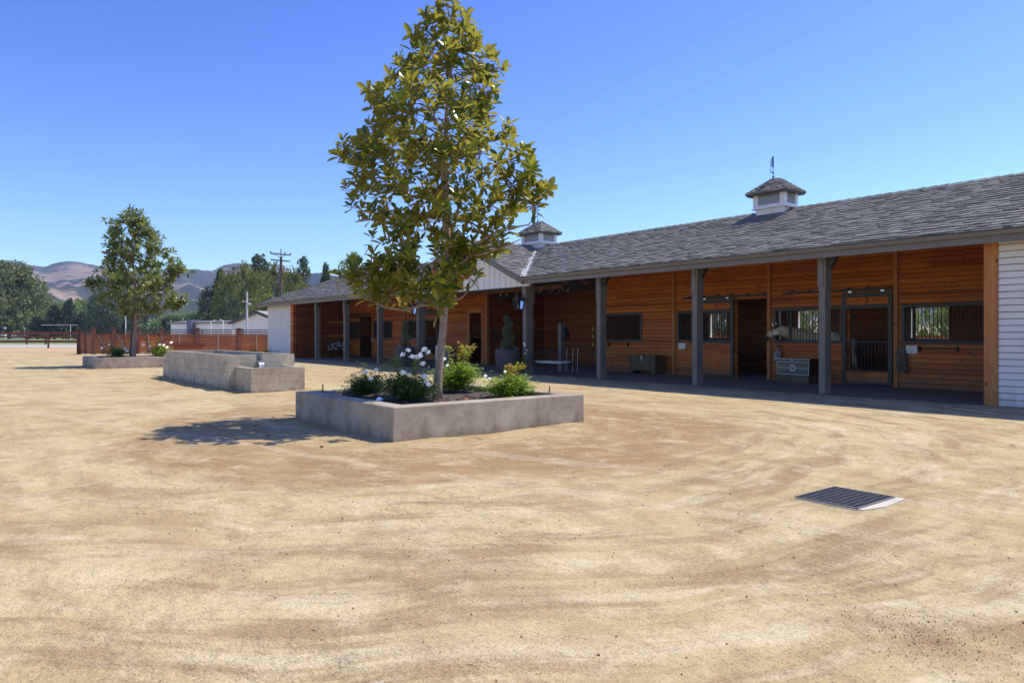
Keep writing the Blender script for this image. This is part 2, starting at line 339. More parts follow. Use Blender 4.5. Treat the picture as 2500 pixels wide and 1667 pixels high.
# ------------------------------------------------------------------ mesh helper
class MB:
    def __init__(s): s.v = []; s.f = []; s.m = []; s.r = []; s.cr = 0.5; s.sm = []; s.smooth = False
    def face(s, idx, m=0): s.f.append(idx); s.m.append(m); s.sm.append(s.smooth)
    def vert(s, p): s.v.append(tuple(p)); s.r.append(s.cr); return len(s.v)-1
    def box(s, x0, x1, y0, y1, z0, z1, m=0):
        b = len(s.v)
        for z in (z0, z1):
            for p in ((x0,y0),(x1,y0),(x1,y1),(x0,y1)): s.vert((p[0], p[1], z))
        for q in ((3,2,1,0),(4,5,6,7),(0,1,5,4),(1,2,6,5),(2,3,7,6),(3,0,4,7)): s.face(tuple(b+i for i in q), m)
        return s
    def hexa(s, P, m=0):
        """P: 4 bottom then 4 top, same winding"""
        b = len(s.v)
        for p in P: s.vert(p)
        for q in ((3,2,1,0),(4,5,6,7),(0,1,5,4),(1,2,6,5),(2,3,7,6),(3,0,4,7)): s.face(tuple(b+i for i in q), m)
        return s
    def bar(s, a, b, w, h, m=0, up=(0,0,1)):
        a = Vector(a); b = Vector(b); d = (b-a).normalized(); up = Vector(up)
        if abs(d.dot(up)) > .98: up = Vector((1,0,0))
        x = d.cross(up).normalized()*(w/2); y = x.cross(d).normalized()*(h/2)
        P = [a-x-y, a+x-y, a+x+y, a-x+y, b-x-y, b+x-y, b+x+y, b-x+y]
        return s.hexa(P, m)
    def tube(s, pts, rs, n=8, m=0, cap=True):
        pts = [Vector(p) for p in pts]
        if not hasattr(rs, '__len__'): rs = [rs]*len(pts)
        old = None; rings = []
        for i, p in enumerate(pts):
            d = (pts[min(i+1, len(pts)-1)] - pts[max(i-1, 0)])
            d = d.normalized() if d.length > 1e-9 else Vector((0,0,1))
            if old is None:
                a = Vector((1,0,0)) if abs(d.x) < .8 else Vector((0,1,0)); x = (a - d*a.dot(d)).normalized()
            else: x = (old - d*old.dot(d)); x = x.normalized() if x.length > 1e-6 else Vector((1,0,0))
            old = x; y = d.cross(x); b = len(s.v)
            for k in range(n):
                t = 2*PI*k/n; s.vert(p + (x*math.cos(t)+y*math.sin(t))*rs[i])
            rings.append(b)
        for i in range(len(rings)-1):
            for k in range(n): s.face((rings[i]+k, rings[i]+(k+1)%n, rings[i+1]+(k+1)%n, rings[i+1]+k), m)
        if cap: s.face(tuple(rings[0]+k for k in reversed(range(n))), m); s.face(tuple(rings[-1]+k for k in range(n)), m)
        return s
    def lathe(s, prof, c=(0,0,0), n=24, m=0, closed=False):
        rings = []
        for r, z in prof:
            b = len(s.v)
            for k in range(n):
                t = 2*PI*k/n; s.vert((c[0]+r*math.cos(t), c[1]+r*math.sin(t), c[2]+z))
            rings.append(b)
        for i in range(len(rings)-1):
            for k in range(n): s.face((rings[i]+k, rings[i]+(k+1)%n, rings[i+1]+(k+1)%n, rings[i+1]+k), m)
        s.face(tuple(rings[0]+k for k in reversed(range(n))), m); s.face(tuple(rings[-1]+k for k in range(n)), m)
        return s
    def poly(s, pts, m=0):
        b = len(s.v)
        for p in pts: s.vert(p)
        s.face(tuple(range(b, b+len(pts))), m); return s
    def slab(s, pts, n, t, m=0):
        """extrude polygon pts by thickness t along -n"""
        n = Vector(n).normalized()*t; b = len(s.v); k = len(pts)
        for p in pts: s.vert(p)
        for p in pts: s.vert(Vector(p)-n)
        s.face(tuple(range(b, b+k)), m); s.face(tuple(reversed(range(b+k, b+2*k))), m)
        for i in range(k):
            j = (i+1) % k; s.face((b+j, b+i, b+k+i, b+k+j), m)
        return s
    def leaf(s, p, d, up, L, W, m=0, fold=.25, droop=.15, simple=False):
        d = Vector(d).normalized(); up = Vector(up); x = d.cross(up)
        if x.length < 1e-4: x = d.cross(Vector((1,0,0)))
        x.normalize(); u = x.cross(d).normalized(); p = Vector(p); b = len(s.v)
        if simple:
            s.vert(p); s.vert(p+d*L*.5+x*W*.5+u*L*.06); s.vert(p+d*L-u*L*droop); s.vert(p+d*L*.5-x*W*.5+u*L*.06)
            s.face((b, b+1, b+2, b+3), m); return
        o = lambda t, w, dr: (p+d*L*t+x*W*w+u*(W*w*fold*2-L*droop*dr), p+d*L*t-u*L*droop*dr, p+d*L*t-x*W*w+u*(W*w*fold*2-L*droop*dr))
        q = [p, *o(.28,.33,.1), *o(.62,.50,.45), *o(.88,.30,.8), p+d*L-u*L*droop]
        for t in q: s.vert(t)
        for f in ((0,1,2),(0,2,3),(1,4,5,2),(2,5,6,3),(4,7,8,5),(5,8,9,6),(7,10,8),(8,10,9)): s.face(tuple(b+i for i in f), m)
    def mesh(s, name, mats, org=(0,0,0)):
        me = bpy.data.meshes.new(name)
        o = Vector(org)
        me.from_pydata([tuple(Vector(v)-o) for v in s.v], [], s.f)
        for mm in (mats if isinstance(mats, (list, tuple)) else [mats]): me.materials.append(mm)
        me.polygons.foreach_set('material_index', s.m)
        me.polygons.foreach_set('use_smooth', s.sm)
        if len(set(s.r)) > 1:
            a = me.attributes.new('rnd', 'FLOAT', 'POINT'); a.data.foreach_set('value', s.r)
        me.update(); return me
    def build(s, name, mats, parent=None, org=None, label=None):
        if org is None: org = WORG.get(parent.name, (0,0,0)) if parent else (0,0,0)
        o = bpy.data.objects.new(name, s.mesh(name, mats, org)); COL.objects.link(o)
        if parent:
            o.parent = parent; WORG[o.name] = org
        if label: o['label'] = label
        return o
WORG = {}
def thing(name, label, cat, loc=(0,0,0), group=None, rz=0):
    o = bpy.data.objects.new(name, None); COL.objects.link(o); o.empty_display_size = .2
    o.location = loc; o.rotation_euler = (0,0,rz); o['label'] = label; o['category'] = cat
    if group: o['group'] = group
    WORG[o.name] = (0,0,0) if rz else tuple(loc)
    return o
def tag(o, label, cat, group=None):
    o['label'] = label; o['category'] = cat
    if group: o['group'] = group
    return o
def kind(o, k, label=None):
    o['kind'] = k
    if label: o['label'] = label
    return o
def dup(root, loc, label, group=None, rz=None):
    r = root.copy(); COL.objects.link(r); r.location = loc; r['label'] = label
    if group: r['group'] = group
    if rz is not None: r.rotation_euler = (0,0,rz)
    for ch in list(root.children):
        c = ch.copy(); COL.objects.link(c); c.parent = r
        for g in ch.children:
            d = g.copy(); COL.objects.link(d); d.parent = c
    return r
def text_mesh(txt, size, depth=.003):
    cu = bpy.data.curves.new('t', 'FONT'); cu.body = txt; cu.size = size; cu.extrude = depth
    cu.align_x = 'CENTER'; cu.align_y = 'CENTER'
    o = bpy.data.objects.new('t', cu); COL.objects.link(o)
    dg = bpy.context.evaluated_depsgraph_get(); dg.update()
    me = bpy.data.meshes.new_from_object(o.evaluated_get(dg)); bpy.data.objects.remove(o); return me
def put_text(name, txt, size, mat, loc, parent):
    """upright lettering that faces -Y"""
    me = text_mesh(txt, size); me.materials.clear(); me.materials.append(mat)
    o = bpy.data.objects.new(name, me); COL.objects.link(o)
    o.parent = parent; o.location = Vector(loc) - Vector(WORG.get(parent.name, (0,0,0))); o.rotation_euler = (rad(90), 0, 0)
    return o

# ================================================================== GROUND AND TERRAIN
def sheet(name, pts, z, m, label=None):
    b = MB(); b.poly([(p[0], p[1], z) for p in pts]); o = b.build(name, m); return kind(o, 'structure', label)
# main ground with a little real unevenness near the camera, flat far off
def ground():
    b = MB(); b.smooth = True
    xs = np.concatenate([np.linspace(-4200, -110, 14)[:-1], np.linspace(-110, -34, 30)[:-1], np.linspace(-34, 8, 240), np.linspace(8, 90, 14)[1:], np.linspace(90, 3000, 6)[1:]])
    ys = np.concatenate([np.linspace(-2500, -60, 8)[:-1], np.linspace(-60, -8, 8)[:-1], np.linspace(-8, 15.5, 140), np.linspace(15.5, 90, 16)[1:], np.linspace(90, 4200, 12)[1:]])
    for y in ys:
        for x in xs:
            z = 0
            if -34 < x < 8 and -8 < y < 15.5:
                e = min(1, (x+34)/3, (8-x)/3, (y+8)/3, (15.5-y)/2)
                e *= min(1, max(0, (math.hypot(x+3.25, y-6.45)-.7)/.9)); z = e*(.030*mnoise.noise((x*.55, y*.55, 3)) + .016*mnoise.noise((x*1.9, y*1.9, 8)) + .014*max(0, mnoise.noise((x*.6, y*.6, 20)))*mnoise.noise((x*6.0, y*6.0, 5)) - .008)
            b.vert((x, y, z))
    nx = len(xs)
    for j in range(len(ys)-1):
        for i in range(nx-1): b.face((j*nx+i, j*nx+i+1, (j+1)*nx+i+1, (j+1)*nx+i))
    return kind(b.build('ground', M['ground']), 'structure', 'packed sandy yard with curved tyre marks')
ground()
sheet('porch_floor', [(-45.0,17.25),(-5.75,17.25),(-5.75,25.4),(-45.0,25.4)], .012, M['porchfloor'], 'dark grey paved floor under the barn porch')

def band(x0, x1, ya, yb):   # ground strip between photo rows ya (far) and yb (near), photo columns x0..x1
    g = lambda x, y: at(x, y, F_PX*CAMH/(y-HZ))
    return [g(x0, yb), g(x1, yb), g(x1, ya), g(x0, ya)]
sheet('path', band(-900, 205, 849.5, 860), .012, M['track'], 'orange sandy track beyond the yard')
sheet('road', band(-1200, 700, 841, 849.5), .02, M['gravelpale'], 'pale gravel lane by the rail fences')
sheet('lawn', band(-1400, 900, 821, 841), .02, M['lawn'], 'green paddock grass beyond the rail fences')

def hills():
    n = NT('dry_hills'); o = n.mapping(); x, y, z = n.sep(o)
    a = n.noise(n.mapping((1,1,1.8)), .0024, 6, .5, .5)
    f = n.noise(o, .012, 6, .7)
    s = n.math('ADD', a, n.math('MULTIPLY', n.math('SUBTRACT', f, .5), .22))
    grass = n.ramp(n.noise(o, .004, 5, .6), [(.3, (.30,.225,.155,1)), (.7, (.38,.295,.205,1))])
    geo = n.N.new('ShaderNodeNewGeometry')
    c = n.mix(n.ramp(s, [(.465, 0), (.495, .95)]), grass, (.045,.060,.040,1))
    # oak scrub keeps to the crests
    at_ = n.N.new('ShaderNodeAttribute'); at_.attribute_name = 'rnd'
    c = n.mix(n.ramp(n.math('ADD', at_.outputs['Fac'], n.math('MULTIPLY', n.math('SUBTRACT', f, .5), .5)), [(.90, 0), (.96, .9)]), c, (.045,.062,.045,1))
    n.fin(c, .95, n.bump(f, .6, 12), .1)
    prof = [(-900,640),(-400,610),(-150,622),(0,632),(19,632),(48,637),(64,643),(108,650),(143,638),(166,635),(191,638),(223,644),(265,652),(315,662),(363,657),(446,656),(475,655),(517,660),(542,647),(568,642),(600,640),(660,655),(720,668),(757,665),(778,663),(823,672),(900,690),(1000,700),(1200,690),(1500,700),(2000,705),(2600,690),(3400,700)]
    px = np.array([p[0] for p in prof]); py = np.array([p[1] for p in prof])
    b = MB(); b.smooth = True
    NA, NR = 420, 74
    for j in range(NR):
        t = j/(NR-1); D = 420 + 2180*t
        for i in range(NA):
            X = -900 + 4300*i/(NA-1)
            top = float(np.interp(X, px, py)); el = (HZ-top)/F_PX
            u = (X-1250)/F_PX
            R = 2100 + 260*math.sin(X*.0042) + 130*math.sin(X*.013)
            H = el*R
            q = min(1.0, max(0.0, (D-520)/(R-520)))
            sh = q**1.75
            nz = mnoise.fractal((X*.0055+D*.0008, D*.0012, 1.3), 1.1, 2.0, 4)
            rg = 1-abs(mnoise.noise((X*.0085 + D*.0012, D*.0008, 7)))*2
            hgt = H*sh*(1 + .0*nz)
            env = 4*q*(1-q)
            hgt += H*env*(.20*nz + .16*rg - .05)
            if D > R: hgt = H*(1-.25*(D-R)/600)
            hgt = min(hgt, el*D*.985 + 0 if D < R else hgt) if D < R*.98 else hgt
            P = Vector((FW[0]*D + RT[0]*u*D, FW[1]*D + RT[1]*u*D, max(-2, hgt)))
            b.cr = min(1, q*1.0 if D <= R else .97); b.vert(P)
    for j in range(NR-1):
        for i in range(NA-1): b.face((j*NA+i, j*NA+i+1, (j+1)*NA+i+1, (j+1)*NA+i))
    return kind(b.build('hills', n.m), 'structure', 'dry golden hills with dark oak scrub on the skyline')
hills()

# ================================================================== BARN
Yf, Yw, Yb, XC, HW, ZE, SL = 17.35, 21.30, 25.25, -25.3, 4.40, 3.64, .431
XL, XR = -50.3, -0.3
ZR = ZE + SL*HW; YE = 16.9; YR = YE+HW
barn = thing('horse_barn', 'long white and cedar horse barn with grey shingle roof, dark posts and open porch', 'barn', (XC, 21.3, 0))

def cutrows(zs, z0, z1): return sorted(set([z0, z1] + [round(z, 4) for z in zs if z0 < z < z1]))
def wall_cells(a0, a1, z0, z1, holes, zcuts):
    """rectangles (a, b, za, zb) of a wall with its openings left out"""
    zz = cutrows(list(zcuts) + [h[2] for h in holes] + [h[3] for h in holes], z0, z1); out = []
    for za, zb in zip(zz[:-1], zz[1:]):
        mid = (za+zb)/2; iv = [(a0, a1)]
        for h in holes:
            if h[2] < mid < h[3]:
                nv = []
                for p, q in iv:
                    if h[1] <= p or h[0] >= q: nv.append((p, q)); continue
                    if h[0] > p: nv.append((p, h[0]))
                    if h[1] < q: nv.append((h[1], q))
                iv = nv
        out += [(p, q, za, zb) for p, q in iv if q-p > .005]
    return out
def siding(mb, side, c, a0, a1, z0, z1, holes=(), pitch=.14, back=True, m=0, proud=.020, back_m=0):
    """real lapped boards; side: '-y' (faces the camera), '+x' or '-x'"""
    zs = [k*pitch for k in range(int(z1/pitch)+2)]
    def put(a, b, za, zb, d0, d1, d2, m=m):
        # d0 proud at bottom, d1 proud at top, d2 back depth
        if side == '-y': P = [(a,c-d0,za),(b,c-d0,za),(b,c+d2,za),(a,c+d2,za),(a,c-d1,zb),(b,c-d1,zb),(b,c+d2,zb),(a,c+d2,zb)]
        elif side == '+x': P = [(c+d0,a,za),(c+d0,b,za),(c-d2,b,za),(c-d2,a,za),(c+d1,a,zb),(c+d1,b,zb),(c-d2,b,zb),(c-d2,a,zb)]
        else: P = [(c-d0,b,za),(c-d0,a,za),(c+d2,a,za),(c+d2,b,za),(c-d1,b,zb),(c-d1,a,zb),(c+d2,a,zb),(c+d2,b,zb)]
        mb.hexa(P, m)
    for a, b, za, zb in wall_cells(a0, a1, z0, z1, holes, zs):
        if zb-za < .012: continue
        row = int(round(za/pitch)); L0 = 3.66; q0 = (row*1.37) % L0 - 60
        while q0 < a+.25: q0 += L0
        cur = a
        while q0 < b-.25: put(cur, q0-.002, za+.009, zb-.009, proud, .002, .02); cur = q0+.002; q0 += L0
        a = cur
        put(a, b, za+.009, zb-.009, proud, .002, .02)
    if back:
        for a, b, za, zb in wall_cells(a0, a1, z0, z1, holes, []): put(a, b, za, zb, -.0205, -.0205, .10, back_m)  # a darker backing material paints shade into the grooves between boards

def pieces(name, m, parent, boxes, label=None):
    """every box an object of its own"""
    for q in boxes:
        b = MB(); b.box(*q); o = b.build(name, m, parent, label=label)
def side_wall(mb, side, c, y0, y1, z0=0, dz=.13):
    """boarded wall that runs back under the roof slope"""
    n = 8
    for i in range(n):
        a = y0+(y1-y0)*i/n; e = y0+(y1-y0)*(i+1)/n
        ya = min(a, 2*YR-e); h = ZE+SL*(max(YE, ya)-YE)-dz-.02
        siding(mb, side, c, a+.001, e-.001, z0, h)
# openings in the stall front: (x0, x1, z0, z1)
WIN = [(-21.1,-18.94,1.24,2.36), (-17.2,-14.95,1.24,2.36), (-13.24,-10.93,1.24,2.36), (-9.22,-6.95,1.24,2.36), (-41.5,-39.1,1.24,2.36), (-37.15,-35.65,1.24,2.36)]
DOORS = [(-14.64,-13.5,.0,2.7), (-10.72,-9.50,.0,2.7), (-44.9,-41.75,0,2.7), (-35.3,-33.75,0,2.7), (-30.75,-29.68,0,2.62)]
w = MB()
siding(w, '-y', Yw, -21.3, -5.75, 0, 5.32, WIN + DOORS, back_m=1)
w.build('stall_wall', [M['wood'], M['beamwood']], barn, label='orange cedar boarded stall front of the right wing')  # second material is the dark backing, groove shade put in as colour
w = MB()
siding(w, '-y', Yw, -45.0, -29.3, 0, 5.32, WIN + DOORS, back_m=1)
w.build('stall_wall', [M['wood'], M['beamwood']], barn, label='orange cedar boarded stall front of the left wing')  # dark timber colour behind the boards stands in for groove shade
# returns beside the aisle, tack room walls
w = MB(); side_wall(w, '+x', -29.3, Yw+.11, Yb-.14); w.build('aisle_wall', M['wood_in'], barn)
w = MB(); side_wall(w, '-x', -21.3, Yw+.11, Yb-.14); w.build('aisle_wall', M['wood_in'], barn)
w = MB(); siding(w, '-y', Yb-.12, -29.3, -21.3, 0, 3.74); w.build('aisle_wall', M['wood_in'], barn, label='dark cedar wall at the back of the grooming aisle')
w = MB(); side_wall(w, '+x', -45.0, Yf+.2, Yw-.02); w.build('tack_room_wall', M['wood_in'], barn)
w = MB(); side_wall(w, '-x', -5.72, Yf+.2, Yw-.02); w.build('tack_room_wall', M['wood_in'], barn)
# stall partitions (solid below, open above) and back wall with windows
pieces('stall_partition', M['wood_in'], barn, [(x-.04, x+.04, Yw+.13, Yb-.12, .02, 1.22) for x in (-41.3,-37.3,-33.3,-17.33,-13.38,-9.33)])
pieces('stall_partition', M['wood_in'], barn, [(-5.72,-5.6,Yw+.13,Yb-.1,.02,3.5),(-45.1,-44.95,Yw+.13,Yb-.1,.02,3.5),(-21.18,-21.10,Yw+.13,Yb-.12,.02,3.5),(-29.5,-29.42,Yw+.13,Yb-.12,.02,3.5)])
for x in (-41.3,-37.3,-33.3,-17.33,-13.38,-9.33):
    w = MB()
    w.box(x-.035, x+.035, Yw+.14, Yb-.13, 1.22, 1.28); w.box(x-.03, x+.03, Yw+.14, 22.4, 2.3, 2.36); w.box(x-.03,x+.03,22.34,22.4,1.28,2.30)
    y = Yw+.25
    while y < 22.3: w.tube([(x, y, 1.28), (x, y, 2.3)], .011, 5, cap=False); y += .10
    w.build('partition_grille', M['iron'], barn)
BWIN = [(-10.65+4*k, -9.40+4*k, 1.35, 2.42) for k in (0,1,-1,-2,-6,-7,-8)]
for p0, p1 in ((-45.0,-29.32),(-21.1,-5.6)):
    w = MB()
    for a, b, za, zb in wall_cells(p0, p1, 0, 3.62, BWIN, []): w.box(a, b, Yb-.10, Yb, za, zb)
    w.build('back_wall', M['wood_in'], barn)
for (a, b, za, zb) in BWIN:
    w = MB()
    for q in ((a, a+.05, za, zb), (b-.05, b, za, zb), (a+.05, b-.05, za, za+.05), (a+.05, b-.05, zb-.05, zb)): w.box(q[0], q[1], Yb-.14, Yb+.03, q[2], q[3])
    w.build('back_window_frame', M['whitetrim'], barn)
# white siding ends
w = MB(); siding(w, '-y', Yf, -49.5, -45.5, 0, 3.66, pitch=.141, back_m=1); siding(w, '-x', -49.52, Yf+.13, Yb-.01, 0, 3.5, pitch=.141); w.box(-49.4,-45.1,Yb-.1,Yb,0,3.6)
w.build('white_siding', [M['white'], M['greypost']], barn, label='white lap siding of the far end room')  # grey backing draws painted shade lines between the white boards
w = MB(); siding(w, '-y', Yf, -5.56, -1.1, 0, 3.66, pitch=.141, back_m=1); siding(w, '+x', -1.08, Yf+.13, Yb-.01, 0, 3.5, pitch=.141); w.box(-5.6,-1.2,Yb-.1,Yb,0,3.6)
w.build('white_siding', [M['white'], M['greypost']], barn, label='white lap siding of the near end room')  # same grey backing, groove shade painted between the white boards
pieces('corner_trim', M['whitetrim'], barn, [(-49.64,-49.5,Yf-.025,Yf+.12,0,3.6), (-45.5,-45.42,Yf-.025,Yf+.1,0,3.6)])
w = MB(); w.box(-5.83,-5.755,Yf-.02,Yf+.17,0,3.7); w.box(-5.75,-5.57,Yf-.035,Yf+.17,0,3.7)
w.build('corner_post', M['wood_post'], barn, label='broad knotty cedar corner post beside the white siding')
w = MB(); w.box(-45.415,-45.27,Yf-.03,Yf+.17,0,3.7); w.box(-45.265,-45.0,Yf-.015,Yf+.17,0,3.7); w.build('corner_post', M['wood'], barn)
# battens and trims on the stall front
pieces('timber_batten', M['wood_post'], barn, [(x, x+.11, Yw-.075, Yw+.005, 0.013, 5.2) for x in (-17.41,-13.45,-9.42)] + [(x, x+.10, Yw-.075, Yw+.005, 0.013, 5.2) for x in (-41.68,-37.55,-33.58)]
  + [(-21.42,-21.30,Yw-.05,Yw+.12,.013,5.2), (-29.32,-29.2,Yw-.05,Yw+.12,.013,5.2)])
w = MB(); w.box(-30.88,-30.75,Yw-.05,Yw+.02,.013,2.62); w.box(-29.68,-29.56,Yw-.05,Yw+.02,.013,2.62); w.box(-30.88,-29.56,Yw-.055,Yw+.02,2.622,2.75)
w.build('doorway_trim', M['wood_post'], barn)

# posts
PX = [-41.35,-37.34,-33.32,-17.30,-13.30,-9.36]
def post(x, wd, dp, bracket=True, y=Yf):
    b = MB(); b.box(x-wd, x, y, y+dp, 0, 3.50)
    o = b.build('porch_post', M['greypost'], barn)
    b = MB(); e = .022
    for q in ((x-wd-e, x-wd-.002, y-e, y+dp+e), (x+.002, x+e, y-e, y+dp+e)): b.box(q[0], q[1], q[2], q[3], 2.72, 3.48)
    b.box(x-wd, x-.045, y-e, y-.002, 2.72, 3.47); b.box(x-.030, x, y-e*.8, y-.002, 2.78, 3.47)
    b.build('post_collar', M['greypost'], o)
    if bracket:
        b = MB(); z = 3.30
        b.hexa([(x+.024,y+.05,z-.12),(x+.10,y+.05,z-.12),(x+.10,y+.2,z-.12),(x+.024,y+.2,z-.12),(x+.024,y+.05,z+.16),(x+.27,y+.05,z+.16),(x+.27,y+.2,z+.16),(x+.024,y+.2,z+.16)])
        b.build('bracket', M['dark'], o)
for x in PX: post(x, .17, .28)
post(-29.30, .21, .36, False); post(-21.28, .21, .36, False)
pieces('porch_beam', M['greypost'], barn, [(-45.0,-29.2,Yf+.02,Yf+.26,3.50,3.66), (-21.4,-5.8,Yf+.02,Yf+.26,3.50,3.66)])
# rafters under the porch roof
x = -44.6
while x < -6:
    if not (-29.8 < x < -20.8):
        b = MB(); b.bar((x, YE+.05, ZE+SL*.05-.185), (x, YR, ZR-.185), .045, .14); b.build('rafter', M['beamwood'], barn)
    x += .61
b = MB()
for s in (-1, 1):
    for y in (18.2, 19.4, 20.6): b.bar((XC+s*4.1, y, ZE+SL*.3-.2), (XC, y, ZR-.2), .07, .16)
b.bar((XC, 17.5, ZR-.25), (XC, 25.0, ZR-.25), .09, .22)
b.bar((-29.2, 19.4, 3.45), (-21.4, 19.4, 3.45), .12, .16)
b.build('aisle_truss', M['beamwood'], barn)

# roof deck
rf = MB(); nf = Vector((0,-SL,1)); T = .10
z0 = ZE
rf.slab([(XL,YE,z0),(XC-HW,YE,z0),(XC,YR,ZR),(XL+HW,YR,ZR)], nf, T)
rf.slab([(XC+HW,YE,z0),(XR,YE,z0),(XR-HW,YR,ZR),(XC,YR,ZR)], nf, T)
rf.slab([(XR,YE+2*HW,z0),(XL,YE+2*HW,z0),(XL+HW,YR,ZR),(XR-HW,YR,ZR)], (0,SL,1), T)
rf.slab([(XL,YE+2*HW,z0),(XL,YE,z0),(XL+HW,YR,ZR)], (-SL,0,1), T)
rf.slab([(XR,YE,z0),(XR,YE+2*HW,z0),(XR-HW,YR,ZR)], (SL,0,1), T)
YG = 16.86
rf.slab([(XC+HW,YG,z0),(XC+HW,YE,z0),(XC,YR,ZR),(XC,YG,ZR)], (SL,0,1), T)
rf.slab([(XC-HW,YE,z0),(XC-HW,YG,z0),(XC,YG,ZR),(XC,YR,ZR)], (-SL,0,1), T)
roof = rf.build('roof', M['deck'], barn)
# shingles: one small lapped tab at a time
def tiles(P, lo, hi, smax, step=.185, wmin=.15, wmax=.36, seed=1, mb=None):
    rnd = random.Random(seed); mb = mb or MB(); s = -.02; k = 0
    while s < smax-.02:
        a = lo(s+step*.5) - rnd.random()*.1; end = hi(s+step*.5); first = True
        while a < end:
            wd = rnd.uniform(wmin, wmax); e = min(a+wd, end+.02)
            jut = rnd.choice((0, .0, .03, .055)) if k else 0
            aa = a+.004; bb = e-.004
            if first: aa = lo(s+step*.5)-.02
            first = False
            if bb-aa > .03:
                h = .026+rnd.random()*.012+(.018 if jut else 0); t = min(s+step*1.25, smax)
                mb.cr = rnd.random()
                q = [P(aa, s-jut, .001), P(bb, s-jut, .001), P(bb, t, .0005), P(aa, t, .0005), P(aa, s-jut, h), P(bb, s-jut, h), P(bb, t, .006), P(aa, t, .006)]
                b0 = len(mb.v)
                for p in q: mb.vert(p)
                for f in ((4,5,6,7),(0,1,5,4),(1,2,6,5),(3,0,4,7)): mb.face(tuple(b0+i for i in f))
            a = e
        s += step; k += 1
    return mb
cs = 1/math.sqrt(1+SL*SL)
def Pfront(a, s, h): return (a, YE+s-h*SL*cs, ZE+SL*s+h*cs)
def Pgr(a, s, h): return (XC+HW-s+h*SL*cs, a, ZE+SL*s+h*cs)
def Pgl(a, s, h): return (XC-HW+s-h*SL*cs, a, ZE+SL*s+h*cs)
t = tiles(Pfront, lambda s: XC+HW-s, lambda s: XR-s, HW, seed=2)
tiles(Pfront, lambda s: XL+s, lambda s: XC-HW+s, HW, seed=3, mb=t)
tiles(Pgr, lambda s: YG, lambda s: YE+s, HW, seed=4, mb=t)
tiles(Pgl, lambda s: YG, lambda s: YE+s, HW, seed=5, mb=t)
tiles(lambda a, s, h: (XL+s-h*SL*cs, a, ZE+SL*s+h*cs), lambda s: YE+s, lambda s: YE+2*HW-s, HW, seed=6, mb=t, wmin=.3, wmax=.6)
tiles(lambda a, s, h: (XR-s+h*SL*cs, a, ZE+SL*s+h*cs), lambda s: YE+s, lambda s: YE+2*HW-s, HW, seed=7, mb=t, wmin=.3, wmax=.6)
tiles(lambda a, s, h: (a, YE+2*HW-s+h*SL*cs, ZE+SL*s+h*cs), lambda s: XL+s, lambda s: XR-s, HW, seed=8, mb=t, wmin=.5, wmax=1.0)
t.build('shingles', M['shingle'], roof)
def caps(mb, a, b, wd=.26, step=.30, lift=.035):
    a = Vector(a); b = Vector(b); L = (b-a).length; d = (b-a)/L; x = d.cross(Vector((0,0,1))).normalized(); n = int(L/step); rnd = random.Random(5)
    for i in range(n):
        p = a + d*(i*step); q = a + d*((i+1)*step+.05); mb.cr = rnd.random()
        l0 = lift+.03; l1 = lift+.006
        P = [p-x*wd/2+Vector((0,0,-.025)), p+x*wd/2+Vector((0,0,-.025)), q+x*wd/2+Vector((0,0,-.035)), q-x*wd/2+Vector((0,0,-.035))]
        c0 = p+Vector((0,0,l0)); c1 = q+Vector((0,0,l1)); b0 = len(mb.v)
        for v in (P[0], c0, P[1], P[3], c1, P[2]): mb.vert(v)
        for f in ((0,1,4,3),(1,2,5,4),(0,2,1)): mb.face(tuple(b0+i for i in f))
    return mb
c = MB()
caps(c, (XR-HW,YR,ZR), (XL+HW,YR,ZR)); caps(c, (XC,YG,ZR), (XC,YR,ZR))
for (x0, sx) in ((XL,1),(XR,-1)):
    for (y0, sy) in ((YE,1),(YE+2*HW,-1)): caps(c, (x0,y0,ZE), (x0+sx*HW,YR,ZR))
c.build('ridge_cap', M['shingle'], roof)
for s in (-1, 1):
    v = MB()
    a = Vector((XC+s*(HW+.04),YE-.04,ZE+.0)); e = Vector((XC,YR,ZR)); dd = Vector((0,0,1)); side = Vector((1,s*-1,0)).normalized() if s > 0 else Vector((1,1,0)).normalized()
    side = (e-a).cross(dd).normalized()
    # W shaped strip
    k = [(-.13,.050),(-.05,.036),(0,.058),(.05,.036),(.13,.050)]; b0 = len(v.v)
    for p in (a, e):
        for u, h in k: v.vert(p+side*u+dd*h)
    for i in range(4): v.face((b0+i, b0+i+1, b0+6+i, b0+5+i))
    v.build('valley_flashing', M['galv'], roof)
# gutters, fascia, rake boards
pieces('fascia', M['grey'], roof, [(x0, x1, YE-.035, YE, ZE-.25, ZE-.02) for x0, x1 in ((XL-.1, XC-HW-.02), (XC+HW+.02, XR+.1))] +
  [(XL-.03, XL, YE+.002, YE+2*HW, ZE-.25, ZE-.02), (XR, XR+.03, YE+.002, YE+2*HW, ZE-.25, ZE-.02), (XL, XR, YE+2*HW, YE+2*HW+.035, ZE-.25, ZE-.02)])
for x0, x1 in ((XL-.16, XC-HW-.05), (XC+HW-.10, XR+.1)):
    g = MB()
    pr = [(-.037,-.115),(-.105,-.10),(-.135,-.01),(-.145,-.008),(-.145,.022),(-.120,.022),(-.115,.0),(-.037,.0)]
    b0 = len(g.v)
    for x in (x0, x1):
        for dy, dz in pr: g.vert((x, YE+dy, ZE+dz))
    k = len(pr)
    for i in range(k): g.face((b0+i, b0+(i+1)%k, b0+k+(i+1)%k, b0+k+i), 1 if i in (3,4,2) else 0)
    g.face(tuple(b0+i for i in range(k)), 0); g.face(tuple(b0+k+i for i in reversed(range(k))), 0)
    g.build('gutter', [M['grey'], M['dark']], roof)
